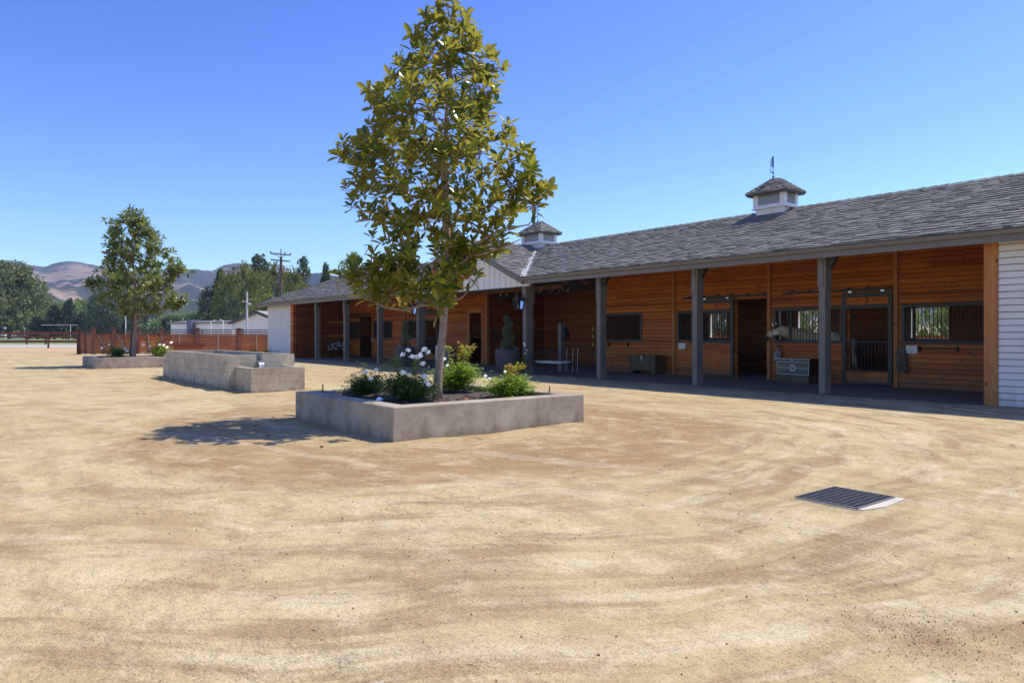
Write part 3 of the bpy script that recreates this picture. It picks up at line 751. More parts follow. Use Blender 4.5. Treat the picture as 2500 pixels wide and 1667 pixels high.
for s in (-1, 1):
    g = MB()
    y0, y1 = YG-.05, YG-.004
    a = (XC+s*(HW+.04)); zt = ZE+.02; zb = ZE-.26
    P = [(a,y0,zb),(XC,y0,ZR-.24),(XC,y1,ZR-.24),(a,y1,zb),(a,y0,zt-.02),(XC,y0,ZR+.02),(XC,y1,ZR+.02),(a,y1,zt-.02)]
    if s > 0: P = [P[1],P[0],P[3],P[2],P[5],P[4],P[7],P[6]]
    g.hexa(P)
    g.build('rake_board', M['grey'], roof)
# board and batten gable
g = MB(); yg = 17.30
g.slab([(XC-4.22,yg,3.36),(XC+4.30,yg,3.36),(XC+4.30,yg,3.62),(XC,yg,ZR-.12),(XC-4.30,yg,3.62)], (0,-1,0), .04)
x = XC-4.2+.12
while x < XC+4.2:
    h = ZE + SL*(HW-abs(x-XC)) - .10; g.box(x-.022, x+.022, yg-.02, yg-.002, 3.37, h); x += .36
g.build('gable', M['whitetrim'], barn, label='white board and batten gable over the porch')
g = MB(); g.box(XC-4.22, XC+3.80, yg-.012, yg+.05, 3.325, 3.358); g.box(XC-4.0, XC+3.8, yg+.06, yg+.3, 3.33, 3.6); g.build('gable_beam', M['dark'], barn)

# cupolas
def cupola(cx_, hx, hy, vane):
    cy = YR; zb = ZR-.55; zm = ZR+.10; zt = zm+.50
    b = MB(); hx2, hy2 = hx-.065, hy-.065
    b.box(cx_-hx2, cx_+hx2, cy-hy2, cy+hy2, zb, zm-.03)
    b.box(cx_-hx-.03, cx_+hx+.03, cy-hy-.03, cy+hy+.03, zm-.03, zm)
    # battens on the base
    k = int(2*hx2/.17)
    for i in range(k+1): 
        x = cx_-hx2+.02+i*(2*hx2-.04)/k; b.box(x-.01, x+.01, cy-hy2-.012, cy-hy2-.001, zb, zm-.032)
    k = int(2*hy2/.17)
    for i in range(k+1):
        y = cy-hy2+.02+i*(2*hy2-.04)/k; b.box(cx_+hx2+.001, cx_+hx2+.012, y-.01, y+.01, zb, zm-.032)
    # corner stiles and rails round the louvres
    st = .17
    for sx in (-1, 1):
        for sy in (-1, 1):
            b.box(cx_+sx*hx-(st if sx > 0 else 0), cx_+sx*hx+(0 if sx > 0 else st), cy+sy*hy-(.15 if sy > 0 else 0), cy+sy*hy+(0 if sy > 0 else .15), zm+.001, zt)
    b.box(cx_-hx+st, cx_+hx-st, cy-hy, cy+hy, zm+.001, zm+.09); b.box(cx_-hx+st, cx_+hx-st, cy-hy, cy+hy, zt-.04, zt)
    b.box(cx_-hx+.012, cx_+hx-.001, cy-hy+.15, cy+hy-.15, zm+.002, zm+.088); b.box(cx_-hx+.012, cx_+hx-.001, cy-hy+.15, cy+hy-.15, zt-.039, zt-.001)
    o = b.build('cupola', M['whitetrim'], barn, label='white louvred cupola ' + ('with a tall silver weathervane' if vane else 'at the crossing of the ridges'))
    lv = MB(); n = 7; z_ = zm+.09; dz = (zt-.04-z_)/n
    for i in range(n):
        z = z_+i*dz
        lv.hexa([(cx_-hx+st,cy-hy+.01,z),(cx_+hx-st,cy-hy+.01,z),(cx_+hx-st,cy-hy+.05,z+.03),(cx_-hx+st,cy-hy+.05,z+.03),(cx_-hx+st,cy-hy+.01,z+.014),(cx_+hx-st,cy-hy+.01,z+.014),(cx_+hx-st,cy-hy+.05,z+dz*.98),(cx_-hx+st,cy-hy+.05,z+dz*.98)])
        lv.hexa([(cx_+hx-.01,cy-hy+.15,z),(cx_+hx-.01,cy+hy-.15,z),(cx_+hx-.05,cy+hy-.15,z+.03),(cx_+hx-.05,cy-hy+.15,z+.03),(cx_+hx-.01,cy-hy+.15,z+.014),(cx_+hx-.01,cy+hy-.15,z+.014),(cx_+hx-.05,cy+hy-.15,z+dz*.98),(cx_+hx-.05,cy-hy+.15,z+dz*.98)])
    lv.box(cx_-hx+.1, cx_+hx-.08, cy-hy+.08, cy+hy-.08, zm+.01, zt-.01, 1)
    lv.build('louvres', [M['louvre'], M['dark']], o)
    ov = .17; ze = zt-.02; ex, ey = hx+ov, hy+ov; rl = ex-ey; za = ze+ey*.82
    r = MB(); sl_ = (za-ze)/ey
    r.slab([(cx_-ex,cy-ey,ze),(cx_+ex,cy-ey,ze),(cx_+rl,cy,za),(cx_-rl,cy,za)], (0,-sl_,1), .03)
    r.slab([(cx_+ex,cy+ey,ze),(cx_-ex,cy+ey,ze),(cx_-rl,cy,za),(cx_+rl,cy,za)], (0,sl_,1), .03)
    r.slab([(cx_+ex,cy-ey,ze),(cx_+ex,cy+ey,ze),(cx_+rl,cy,za)], (sl_,0,1), .03)
    r.slab([(cx_-ex,cy+ey,ze),(cx_-ex,cy-ey,ze),(cx_-rl,cy,za)], (-sl_,0,1), .03)
    c2 = 1/math.sqrt(1+sl_*sl_); kw = dict(step=.088, wmin=.12, wmax=.30)
    tiles(lambda a, s, h: (a, cy-ey+s-h*sl_*c2, ze+sl_*s+h*c2), lambda s: cx_-ex+s, lambda s: cx_+ex-s, ey-.03, seed=11, mb=r, **kw)
    tiles(lambda a, s, h: (a, cy+ey-s+h*sl_*c2, ze+sl_*s+h*c2), lambda s: cx_-ex+s, lambda s: cx_+ex-s, ey-.03, seed=12, mb=r, **kw)
    tiles(lambda a, s, h: (cx_+ex-s+h*sl_*c2, a, ze+sl_*s+h*c2), lambda s: cy-ey+s, lambda s: cy+ey-s, ey-.03, seed=13, mb=r, **kw)
    tiles(lambda a, s, h: (cx_-ex+s-h*sl_*c2, a, ze+sl_*s+h*c2), lambda s: cy-ey+s, lambda s: cy+ey-s, ey-.03, seed=14, mb=r, **kw)
    for sx in (-1, 1):
        for sy in (-1, 1): caps(r, (cx_+sx*ex,cy+sy*ey,ze+.0), (cx_+sx*rl,cy,za), .13, .17, .03)
    caps(r, (cx_-rl-.05,cy,za), (cx_+rl+.08,cy,za), .15, .17, .03)
    r.build('cupola_roof', M['shingle'], o)
    r = MB()
    for q in ((cx_-ex+.02,cx_+ex-.02,cy-ey+.02,cy-ey+.045),(cx_-ex+.02,cx_+ex-.02,cy+ey-.045,cy+ey-.02),(cx_+ex-.045,cx_+ex-.02,cy-ey+.046,cy+ey-.046),(cx_-ex+.02,cx_-ex+.045,cy-ey+.046,cy+ey-.046)): r.box(q[0],q[1],q[2],q[3],ze-.075,ze-.012)
    r.box(cx_-ex+.05, cx_+ex-.05, cy-ey+.05, cy+ey-.05, ze-.03, ze-.014)
    r.build('cupola_fascia', M['dark'], o)
    vb = MB(); vx = cx_-.08
    vb.lathe([(.05,0),(.02,.06),(.035,.10),(.012,.14)], (vx,cy,za+.01), 10)
    H = .66 if vane else .32
    vb.tube([(vx,cy,za+.1),(vx,cy,za+H)], .010, 6)
    if vane:
        vb.box(vx-.12,vx+.01,cy-.008,cy+.008,za+.25,za+.27); vb.bar((vx-.10,cy,za+.42),(vx-.06,cy,za+.31),.012,.012); vb.bar((vx-.13,cy,za+.37),(vx-.09,cy,za+.27),.012,.012); vb.lathe([(.02,0),(.03,.03),(.02,.06)], (vx,cy,za+.20), 8)
    vo = vb.build('weathervane', M['iron'], o)
    if vane:
        s = MB(); zz = za+.44
        out = [(0,0),(-.09,.0),(-.105,.08),(-.10,.18),(-.07,.27),(-.02,.31),(0,.31)]
        s.slab([(vx+x, cy-.02, zz+z) for x, z in out], (0,-1,0), .03); s.box(vx-.012, vx+.012, cy-.035, cy+.02, zz-.02, zz+.33, 1)
        s.build('weathervane_sail', [M['steel'], M['iron']], o)
cupola(-13.19, .57, .40, True); cupola(-25.2, .70, .48, False)

# windows, doors, tracks
def window(x0, x1, z0, z1, b0=None, label=None, dark_from=None):
    b = MB(); y0, y1 = Yw-.045, Yw+.06; t_ = .085
    b.box(x0, x1, y0, y1, z1-t_, z1); b.box(x0, x1, y0, y1, z0, z0+t_); b.box(x0, x0+t_, y0, y1, z0+t_, z1-t_); b.box(x1-t_, x1, y0, y1, z0+t_, z1-t_)
    o = b.build('window', M['dark'], barn, label=label)
    bars = MB(); x = (b0 if b0 else x0+t_)+.05
    if b0: bars.box(b0-.02, b0+.02, Yw-.02, Yw+.02, z0+t_, z1-t_)
    while x < x1-t_-.03: bars.tube([(x, Yw, z0+t_-.01), (x, Yw, z1-t_+.01)], .0115, 6, cap=False); x += .1
    bars.build('bars', M['iron'], o)
    return o
window(*WIN[0]); window(*WIN[1]); window(*WIN[2], b0=-12.66, label='barred stall window with one end open for the horse'); window(*WIN[3]); window(*WIN[4]); window(*WIN[5])
def boards(mb, x0, x1, y, z0, z1, p=.14):
    z = z0
    while z < z1-.01:
        e = min(z+p, z1); mb.hexa([(x0,y-.010,z+.003),(x1,y-.010,z+.003),(x1,y+.02,z+.003),(x0,y+.02,z+.003),(x0,y-.002,e-.003),(x1,y-.002,e-.003),(x1,y+.02,e-.003),(x0,y+.02,e-.003)]); z = e
def stall_door(x0, x1, yoke, num, y=Yw-.10, label=None):
    b = MB(); t_ = .11; ya, yb = y-.025, y+.025; z0, z1 = .05, 2.75
    b.box(x0, x0+t_, ya, yb, z0, z1); b.box(x1-t_, x1, ya, yb, z0, z1); b.box(x0+t_, x1-t_, ya, yb, z1-.13, z1)
    b.box(x0+t_, x1-t_, ya, yb, 2.28, 2.39); b.box(x0+t_, x1-t_, ya, yb, z0, z0+.06)
    if not yoke: b.box(x0+t_, x1-t_, ya, yb, 1.20, 1.31)
    o = b.build('stall_door', M['dark'], barn, label=label)
    p = MB(); boards(p, x0+t_+.002, x1-t_-.002, y, 2.392, z1-.132, .11); p.build('door_panel', M['wood'], o); p = MB()
    if yoke: boards(p, x0+t_+.002, x1-t_-.002, y, z0+.062, .42, .13)
    else: boards(p, x0+t_+.002, x1-t_-.002, y, z0+.062, 1.198)
    p.build('door_panel', M['wood'], o)
    q = MB()
    if yoke:
        za, zb = .44, 1.30; q.box(x0+t_, x1-t_, y-.012, y+.012, zb-.03, zb); q.box(x0+t_, x1-t_, y-.012, y+.012, za, za+.03)
    else: za, zb = 1.31, 2.28; q.box(x0+t_, x1-t_, y-.01, y+.01, 2.19, 2.205)
    x = x0+t_+.06
    while x < x1-t_-.03: q.tube([(x, y, za), (x, y, zb)], .0115, 6, cap=False); x += .1
    q.build('bars', M['iron'], o)
    if num: put_text('door_number', num, .24, M['numeral'], ((x0+x1)/2, y-.015, 2.505), o)
    return o
stall_door(-16.15, -14.71, False, '3', label='sliding stall door numbered 3, pushed open')
stall_door(-10.89, -9.44, True, '2', label='sliding stall door numbered 2, closed, with open upper half')
stall_door(-44.9, -43.2, False, None, label='dark sliding stall door at the far left'); stall_door(-35.35, -33.75, True, None)
for x0, x1 in ((-16.9,-13.47),(-12.85,-9.43),(-44.9,-41.8),(-36.6,-33.7)):
    tr = MB(); tr.box(x0, x1, Yw-.13, Yw-.03, 2.80, 2.86); x = x0+.3
    while x < x1: tr.box(x-.03, x+.03, Yw-.14, Yw-.02, 2.861, 2.90); x += .6
    for x in (-15.9,-14.95,-10.65,-9.7):
        if x0 < x < x1: tr.box(x-.05, x+.05, Yw-.135, Yw-.10, 2.752, 2.799, 1)
    tr.build('door_track', [M['iron'], M['steel']], barn)
for x0, x1 in ((-20.76,-19.61),(-8.77,-7.74)):
    br = MB(); br.tube([(x0,Yw-.10,1.13),(x1,Yw-.10,1.13)], .014, 6)
    for x in (x0+.05, x1-.03): br.box(x-.012, x+.012, Yw-.11, Yw-.005, 1.03, 1.19)
    br.build('blanket_bar', M['iron'], barn)
# open door leaf slits, white inner post
pieces('inner_jamb', M['whitetrim'], barn, [(-12.82,-12.72,Yb-.2,Yb-.11,0,3.0), (-17.14,-17.09,22.0,22.06,.05,2.3), (-13.18,-13.14,Yw+.2,Yw+.24,.05,2.3)])
# X braced tack room door on the side wall
d = MB(); X = -44.985; y0, y1 = 17.85, 19.3
for za, zb in ((.08,1.30),(1.36,2.60)):
    d.box(X, X+.05, y0, y0+.13, za, zb); d.box(X, X+.05, y1-.13, y1, za, zb); d.box(X, X+.048, y0+.13, y1-.13, za, za+.13); d.box(X, X+.048, y0+.13, y1-.13, zb-.13, zb)
    d.bar((X+.022, y0+.13, za+.13), (X+.022, y1-.13, zb-.13), .09, .035, up=(1,0,0)); d.bar((X+.020, y1-.13, za+.13), (X+.020, y0+.13, zb-.13), .09, .03, up=(1,0,0))
do = d.build('dutch_door', M['wood_in'], barn, label='brown X braced dutch door at the left end of the porch')
d = MB()
pieces('hinge', M['iron'], do, [(X+.051, X+.06, y1-.35, y1+.02, z, z+.05) for z in (.3,1.15,1.5,2.45)])
pieces('wall_rail', M['wood_post'], barn, [(X, X+.035, 19.7, 21.2, 2.25, 2.40), (X, X+.035, 19.7, 21.2, 1.35, 1.50)])

# ================================================================== THINGS IN THE YARD
def ring_box(mb, x0, x1, y0, y1, z0, z1, t, m=0, bev=.012):
    """open topped box with thick walls and softened arrises"""
    o = [(x0,y0),(x1,y0),(x1,y1),(x0,y1)]; i = [(x0+t,y0+t),(x1-t,y0+t),(x1-t,y1-t),(x0+t,y1-t)]
    def off(p, d, k):
        sx = 1 if k in (0,3) else -1; sy = 1 if k in (0,1) else -1; return (p[0]+sx*d, p[1]+sy*d)
    L = []
    for pts, z, d in ((o,z0,0),(o,z1-bev,0),(o,z1,bev),(i,z1,-bev),(i,z1-bev,0),(i,z0+.02,0)):
        b = len(mb.v)
        for k, p in enumerate(pts):
            q = off(p, d, k); mb.vert((q[0], q[1], z))
        L.append(b)
    for a, c in zip(L[:-1], L[1:]):
        for k in range(4): mb.face((a+k, a+(k+1)%4, c+(k+1)%4, c+k), m)

def planter(x0, x1, y0, y1, h, label):
    t = thing('planter', label, 'planter', ((x0+x1)/2, (y0+y1)/2, 0), 'concrete planters holding magnolia trees')
    b = MB(); ring_box(b, x0, x1, y0, y1, -.05, h, .30); b.build('concrete_wall', M['conc'], t)
    b = MB(); n = 26; zs = h-.10; b.smooth = True
    for j in range(n+1):
        for i in range(n+1):
            x = x0+.28+(x1-x0-.56)*i/n; y = y0+.28+(y1-y0-.56)*j/n
            b.vert((x, y, zs + .035*mnoise.noise((x*2.2, y*2.2, 0)) + .03*mnoise.noise((x*7, y*7, 4))))
    for j in range(n):
        for i in range(n): k = j*(n+1)+i; b.face((k, k+1, k+n+2, k+n+1))
    b.build('soil', M['mulch'], t)
    return t
planter(-12.57, -8.94, 4.89, 8.56, .48, 'low square concrete planter in the foreground with white roses and a tall magnolia')
planter(-39.60, -36.00, 4.95, 8.60, .48, 'smaller looking concrete planter far left behind the long fountain')

# fountain
ft = thing('fountain', 'long board formed concrete water trough with a spout spilling into a lower basin', 'fountain', (-23.7, 6.85, 0))
FX0, FX1, FY0, FY1, FZ = -27.3, -20.05, 5.94, 7.76, .945
b = MB(); wt = .20
b.box(FX0, FX1, FY0, FY0+wt, -.05, FZ); b.box(FX0, FX1, FY1-wt, FY1, -.05, FZ); b.box(FX0, FX0+wt, FY0+wt, FY1-wt, -.05, FZ)
b.box(FX1-wt, FX1, FY0+wt, 6.68, -.05, FZ); b.box(FX1-wt, FX1, 6.86, FY1-wt, -.05, FZ); b.box(FX1-wt, FX1, 6.68, 6.86, -.05, .70)
b.build('upper_basin', M['board'], ft)
def low(xa, xb, wall):
    b = MB(); ya, yb = 6.12, 7.56; h = .628; t = .15
    b.box(xa, xb, ya, ya+t, -.05, h); b.box(xa, xb, yb-t, yb, -.05, h)
    if wall > 0: b.box(xb-t, xb, ya+t, yb-t, -.05, h); wx = (xa, xb-t)
    else: b.box(xa, xa+t, ya+t, yb-t, -.05, h); wx = (xa+t, xb)
    b.box(wx[0], wx[1], ya+t, yb-t, -.05, .1)
    o = b.build('lower_basin', M['board'], ft)
    b = MB(); b.poly([(wx[0],ya+t,.50),(wx[1],ya+t,.50),(wx[1],yb-t,.50),(wx[0],yb-t,.50)]); b.build('water', M['water'], o)
low(FX1+.001, -18.78, 1); low(-28.55, FX0-.001, -1)
b = MB(); b.poly([(FX0+wt,FY0+wt,.73),(FX1-wt,FY0+wt,.73),(FX1-wt,FY1-wt,.73),(FX0+wt,FY1-wt,.73)]); b.build('water', M['water'], ft)
b = MB(); b.box(FX1-wt-.03, FX1+.10, 6.69, 6.85, .704, .716); b.box(FX1-wt-.03, FX1+.10, 6.682, 6.69, .704, .77); b.box(FX1-wt-.03, FX1+.10, 6.85, 6.858, .704, .77); b.build('spout', M['steel'], ft)
b = MB(); b.smooth = True
pts = [(FX1+.06,.735),(FX1+.12,.735),(FX1+.16,.71),(FX1+.19,.65),(FX1+.205,.57),(FX1+.21,.50)]
for x, z in pts:
    for y in (6.70, 6.74, 6.77, 6.81, 6.84): b.vert((x+.008*math.sin(y*90), y, z))
for i in range(len(pts)-1):
    for k in range(4): q = i*5+k; b.face((q, q+1, q+6, q+5))
b.build('falling_water', M['foam'], ft)

# drain grate
gr = thing('drain_grate', 'square steel drain grate set in the sand with a pale concrete edge', 'drain', (-3.29, 6.45, 0))
b = MB()
b.slab([(-3.57,6.088,.010),(-3.02,6.085,.010),(-2.965,6.12,.010),(-2.90,6.40,.010),(-2.93,6.84,.010),(-3.25,6.83,.010),(-3.60,6.815,.010)], (0,0,1), .05); b.build('concrete_collar', m_simple('pale_concrete', (.60,.53,.42,1), .9, .15, 8), gr)
b = MB(); b.box(-3.57,-3.01,6.11,6.79,.005,.0125); b.build('pit_shade_plate', M['ink'], gr)  # flat black plate, painted shade in place of a real pit
b = MB(); z0, z1 = .0127, .022
for q in ((-3.58,-3.565,6.1,6.8),(-3.015,-3.0,6.1,6.8),(-3.565,-3.015,6.1,6.115),(-3.565,-3.015,6.785,6.8)): b.box(*q, z0, z1)
for i in range(1, 9): x = -3.565+.55*i/9; b.box(x-.0028, x+.0028, 6.115, 6.785, z0, z1-.002)
for i in range(1, 13): y = 6.115+.67*i/13; b.box(-3.565, -3.015, y-.0035, y+.0035, z1-.008, z1+.0005)
b.build('steel_grid', m_simple('worn_steel', (.19,.175,.16,1), .55, .3, 30, metal=0), gr)

# pots with clipped spiral shrubs
def pot(x, y, label, label2):
    t = thing('plant_pot', label, 'plant pot', (x, y, 0), 'round charcoal pots at the gable posts')
    b = MB(); b.smooth = True
    b.lathe([(.30,0),(.36,.04),(.455,.35),(.485,.62),(.475,.86),(.46,.93),(.43,.935),(.41,.90),(.40,.86)], (x,y,0), 40)
    b.build('pot', M['charcoal_pot'], t)
    b = MB(); b.lathe([(.40,.84),(.3,.86),(.05,.87)], (x,y,0), 20); b.build('soil', M['mulch'], t)
    rnd = random.Random(int(x*10)); s = thing('spiral_shrub', label2, 'shrub', (x, y, .86), 'clipped spiral shrubs in the pots')
    b = MB(); b.tube([(x,y,.86),(x+.02,y,1.4),(x,y,2.1)], [.02,.018,.008], 6); b.build('stem', M['bark_dark'], s)
    b = MB()
    for i in range(4200):
        u = rnd.random(); z = .88+1.27*u; a = u*2*PI*2.6+.6; R = .13*(1-u*.6)
        cxx, cyy = x+math.cos(a)*R, y+math.sin(a)*R
        d = Vector((rnd.gauss(0,1), rnd.gauss(0,1), rnd.gauss(0,1))).normalized(); rr = (.20-.09*u)*(rnd.random()**.25)
        b.cr = min(1, max(0, rnd.random()*.8+.1)); b.leaf(Vector((cxx,cyy,z))+d*rr, d+Vector((0,0,.3)), (rnd.random(),rnd.random(),rnd.random()), .042, .026, simple=True)
    b.build('foliage', M['topiary'], s)
    f = MB()
    for i in range(7):
        a = rnd.random()*6.28; rr = rnd.uniform(.3,.42); c = Vector((x+math.cos(a)*rr, y+math.sin(a)*rr, .93+rnd.random()*.05))
        for k in range(14):
            d = Vector((rnd.gauss(0,1), rnd.gauss(0,1), rnd.gauss(.4,.8))).normalized(); f.leaf(c+d*.01, d, (0,0,1), .05, .04, simple=True)
    f.build('pot_flowers', M['cushion'], s)
pot(-21.93, 16.95, 'round charcoal pot before the gable post beside the bench', 'clipped spiral shrub in the pot beside the bench')
pot(-29.85, 16.95, 'round charcoal pot before the gable post left of the magnolia trunk', 'clipped spiral shrub in the pot left of the magnolia trunk')

# lanterns on the gable posts
def lantern(x, y, z, label):
    t = thing('wall_lantern', label, 'lantern', (x, y, z), 'black lanterns on the gable posts')
    b = MB(); yb_ = Yf
    b.box(x-.06, x+.06, yb_-.02, yb_-.001, z+.25, z+.60); b.tube([(x,yb_-.02,z+.56),(x,yb_-.15,z+.62),(x,y,z+.60)], .012, 6)
    b.lathe([(.012,.54),(.03,.56),(.03,.59),(.012,.62)], (x,y,z), 10); b.build('arm', M['iron'], t)
    wt_, wb = .155, .105; zt, zb = z+.42, z+.05
    b = MB()
    c4 = [(-1,-1),(1,-1),(1,1),(-1,1)]
    for sx, sy in c4: b.bar((x+sx*wb,y+sy*wb,zb),(x+sx*wt_,y+sy*wt_,zt),.022,.022)
    for k in range(4):
        a, c = c4[k], c4[(k+1)%4]
        b.bar((x+a[0]*wb,y+a[1]*wb,zb),(x+c[0]*wb,y+c[1]*wb,zb),.024,.024); b.bar((x+a[0]*wt_,y+a[1]*wt_,zt),(x+c[0]*wt_,y+c[1]*wt_,zt),.026,.026)
    e = .175
    b.hexa([(x-e,y-e,zt+.012),(x+e,y-e,zt+.012),(x+e,y+e,zt+.012),(x-e,y+e,zt+.012),(x-.05,y-.05,zt+.12),(x+.05,y-.05,zt+.12),(x+.05,y+.05,zt+.12),(x-.05,y+.05,zt+.12)])
    b.box(x-.09,x+.09,y-.09,y+.09,zb-.012,zb+.004); b.build('frame', M['iron'], t)
    b = MB()
    for k in range(4):
        a, c = c4[k], c4[(k+1)%4]; b.poly([(x+a[0]*wb*.96,y+a[1]*wb*.96,zb+.01),(x+c[0]*wb*.96,y+c[1]*wb*.96,zb+.01),(x+c[0]*wt_*.96,y+c[1]*wt_*.96,zt-.01),(x+a[0]*wt_*.96,y+a[1]*wt_*.96,zt-.01)])
    b.build('glass', M['glass'], t)
    b = MB()
    for q in ((-.035,0),(.03,.03),(.02,-.035)): b.tube([(x+q[0],y+q[1],zb+.01),(x+q[0],y+q[1],zb+.17)], .010, 6)
    b.build('candles', M['cushion'], t)
lantern(-21.40, 17.08, 2.42, 'black glazed lantern on the right gable post above the potted shrub')
lantern(-29.42, 17.08, 2.42, 'black glazed lantern on the left gable post beside the magnolia trunk')

# bench
bn = thing('bench', 'black iron bench with slatted arched back and cream cushion', 'bench', (-20.15, 17.78, 0))
x0, x1, y0, y1 = -20.95, -19.40, 17.52, 18.05
for (x, y) in ((x0,y0),(x1,y0),(x0,y1),(x1,y1)):
    b = MB(); sy = -1 if y == y0 else 1; b.tube([(x,y+sy*.05,0),(x,y+sy*.01,.2),(x,y,.42)], .016, 7); b.build('leg', M['iron'], bn)
b = MB(); b.tube([(x0,y0,.42),(x1,y0,.42),(x1,y1,.42),(x0,y1,.42),(x0,y0,.42)], .016, 7)
for k in range(1, 7): x = x0+(x1-x0)*k/7; b.box(x-.02, x+.02, y0, y1, .412, .424)
b.build('seat_frame', M['iron'], bn)
b = MB(); n = 12
arc = lambda u: (x0+(x1-x0)*u, y0-.05-.03*math.sin(PI*u), .83+.10*math.sin(PI*u))
b.tube([(x0,y0,.42),(x0,y0-.02,.6)]+[arc(k/14) for k in range(15)]+[(x1,y0-.02,.6),(x1,y0,.42)], .016, 7)
for k in range(1, n+1):
    u = k/(n+1); p = arc(u); b.tube([(p[0],y0-.045,.54),(p[0],y0-.06,.68),p], .008, 5)
b.tube([(x0,y0-.045,.54),(x1,y0-.045,.54)], .010, 6)
b.build('backrest', M['iron'], bn)
for x in (x0, x1):
    b = MB(); b.tube([(x,y0-.04,.66),(x,(y0+y1)/2,.68),(x,y1,.65),(x,y1+.02,.55),(x,y1,.42)], .013, 6); b.build('armrest', M['iron'], bn)
b = MB(); b.smooth = True
def pillow(b, x0, x1, y0, y1, z0, z1, r=.03):
    for i, (d, z) in enumerate(((r,z0),(0,z0+r*.7),(0,z1-r*.7),(r,z1))):
        for p in ((x0+d,y0+d),((x0+x1)/2,y0+d*.7),(x1-d,y0+d),(x1-d,(y0+y1)/2),(x1-d,y1-d),((x0+x1)/2,y1-d),(x0+d,y1-d),(x0+d,(y0+y1)/2)): b.vert((p[0],p[1],z))
    for i in range(3):
        for k in range(8): b.face((i*8+k, i*8+(k+1)%8, (i+1)*8+(k+1)%8, (i+1)*8+k))
    b.face(tuple(reversed(range(8)))); b.face(tuple(24+k for k in range(8)))
pillow(b, x0+.02, x1-.02, y0-.035, y1+.01, .432, .535); b.build('cushion', M['cushion'], bn)

# chests on the porch
ch = thing('old_chest', 'dark worn wooden chest on bracket feet under the wall', 'chest', (-18.25, 20.9, 0))
b = MB(); x0, x1, y0, y1 = -18.98, -17.68, 20.60, 21.14; z = .012
b.box(x0, x1, y0, y1, .16, .66); b.build('body', M['oldchest'], ch)
b = MB(); b.box(x0-.03, x1+.03, y0-.03, y1, .665, .73); b.box(x0-.02, x1+.02, y0-.02, y1, .60, .63); o = b.build('lid', M['oldchest'], ch)
b = MB(); b.box((x0+x1)/2-.03, (x0+x1)/2+.03, y0-.045, y0-.031, .56, .71); b.build('latch', M['steel'], ch)
b = MB()
for s, x in ((1,x0),(-1,x1)):
    b.hexa([(x,y0-.01,z),(x+s*.10,y0-.01,z),(x+s*.10,y1,z),(x,y1,z),(x,y0-.01,.158),(x+s*.28,y0-.01,.158),(x+s*.28,y1,.158),(x,y1,.158)] if s > 0 else [(x-.10,y0-.01,z),(x,y0-.01,z),(x,y1,z),(x-.10,y1,z),(x-.28,y0-.01,.158),(x,y0-.01,.158),(x,y1,.158),(x-.28,y1,.158)])
b.build('feet', M['oldchest'], ch)

ch = thing('tack_trunk', 'green and black tack trunk with cream border and round monogram', 'trunk', (-12.05, 20.7, 0))
x0, x1, y0, y1 = -12.60, -11.50, 20.40, 21.05
b = MB(); b.box(x0+.02, x1-.002, y0, y1, .26, .70); b.build('body', M['blackgloss'], ch)
b = MB(); b.box(x0+.06, x1-.04, y0+.03, y1-.03, .013, .255); b.build('stand', M['oldchest'], ch)
b = MB(); b.box(x0, x1+.02, y0-.025, y1+.01, .70, .765); b.build('lid', M['blackgloss'], ch)
b = MB(); b.box(x0, x1+.02, y0-.032, y0-.0255, .735, .765); b.box((x0+x1)/2-.02, (x0+x1)/2+.02, y0-.045, y0-.0325, .69, .76); b.build('lid_trim', M['trunk_trim'], ch)
b = MB(); b.box(x0+.045, x1-.03, y0-.006, y0-.001, .285, .675); pn = b.build('front_panel', M['trunk_green'], ch)
b = MB(); ya, yb = y0-.012, y0-.0065; e = .018
b.box(x0+.025, x1-.012, ya, yb, .665, .665+e); b.box(x0+.025, x1-.012, ya, yb, .272, .272+e); b.box(x0+.025, x0+.025+e, ya, yb, .29, .665); b.box(x1-.012-e, x1-.012, ya, yb, .29, .665)
for z in (.445, .495): b.box(x0+.045, x1-.032, ya+.003, yb, z, z+.010)
b.build('border', M['trunk_trim'], ch)
b = MB(); cxm, czm, R = (x0+x1)/2+.005, .478, .112; k = 32
b.slab([(cxm+R*math.cos(2*PI*i/k), y0-.016, czm+R*math.sin(2*PI*i/k)) for i in range(k)], (0,-1,0), .006); b.build('badge', M['trunk_trim'], ch)
b = MB()
for r0, r1 in ((.098,.103),):
    b0 = len(b.v)
    for i in range(k):
        for r in (r0, r1): b.vert((cxm+r*math.cos(2*PI*i/k), y0-.018, czm+r*math.sin(2*PI*i/k)))
    for i in range(k): j = (i+1)%k; b.face((b0+2*i, b0+2*i+1, b0+2*j+1, b0+2*j))
b.build('badge_ring', M['ink'], ch)
put_text('monogram', 'C', .19, M['ink'], (cxm-.012, y0-.020, czm+.010), ch); put_text('monogram', 'F', .15, M['ink'], (cxm+.018, y0-.022, czm-.022), ch)

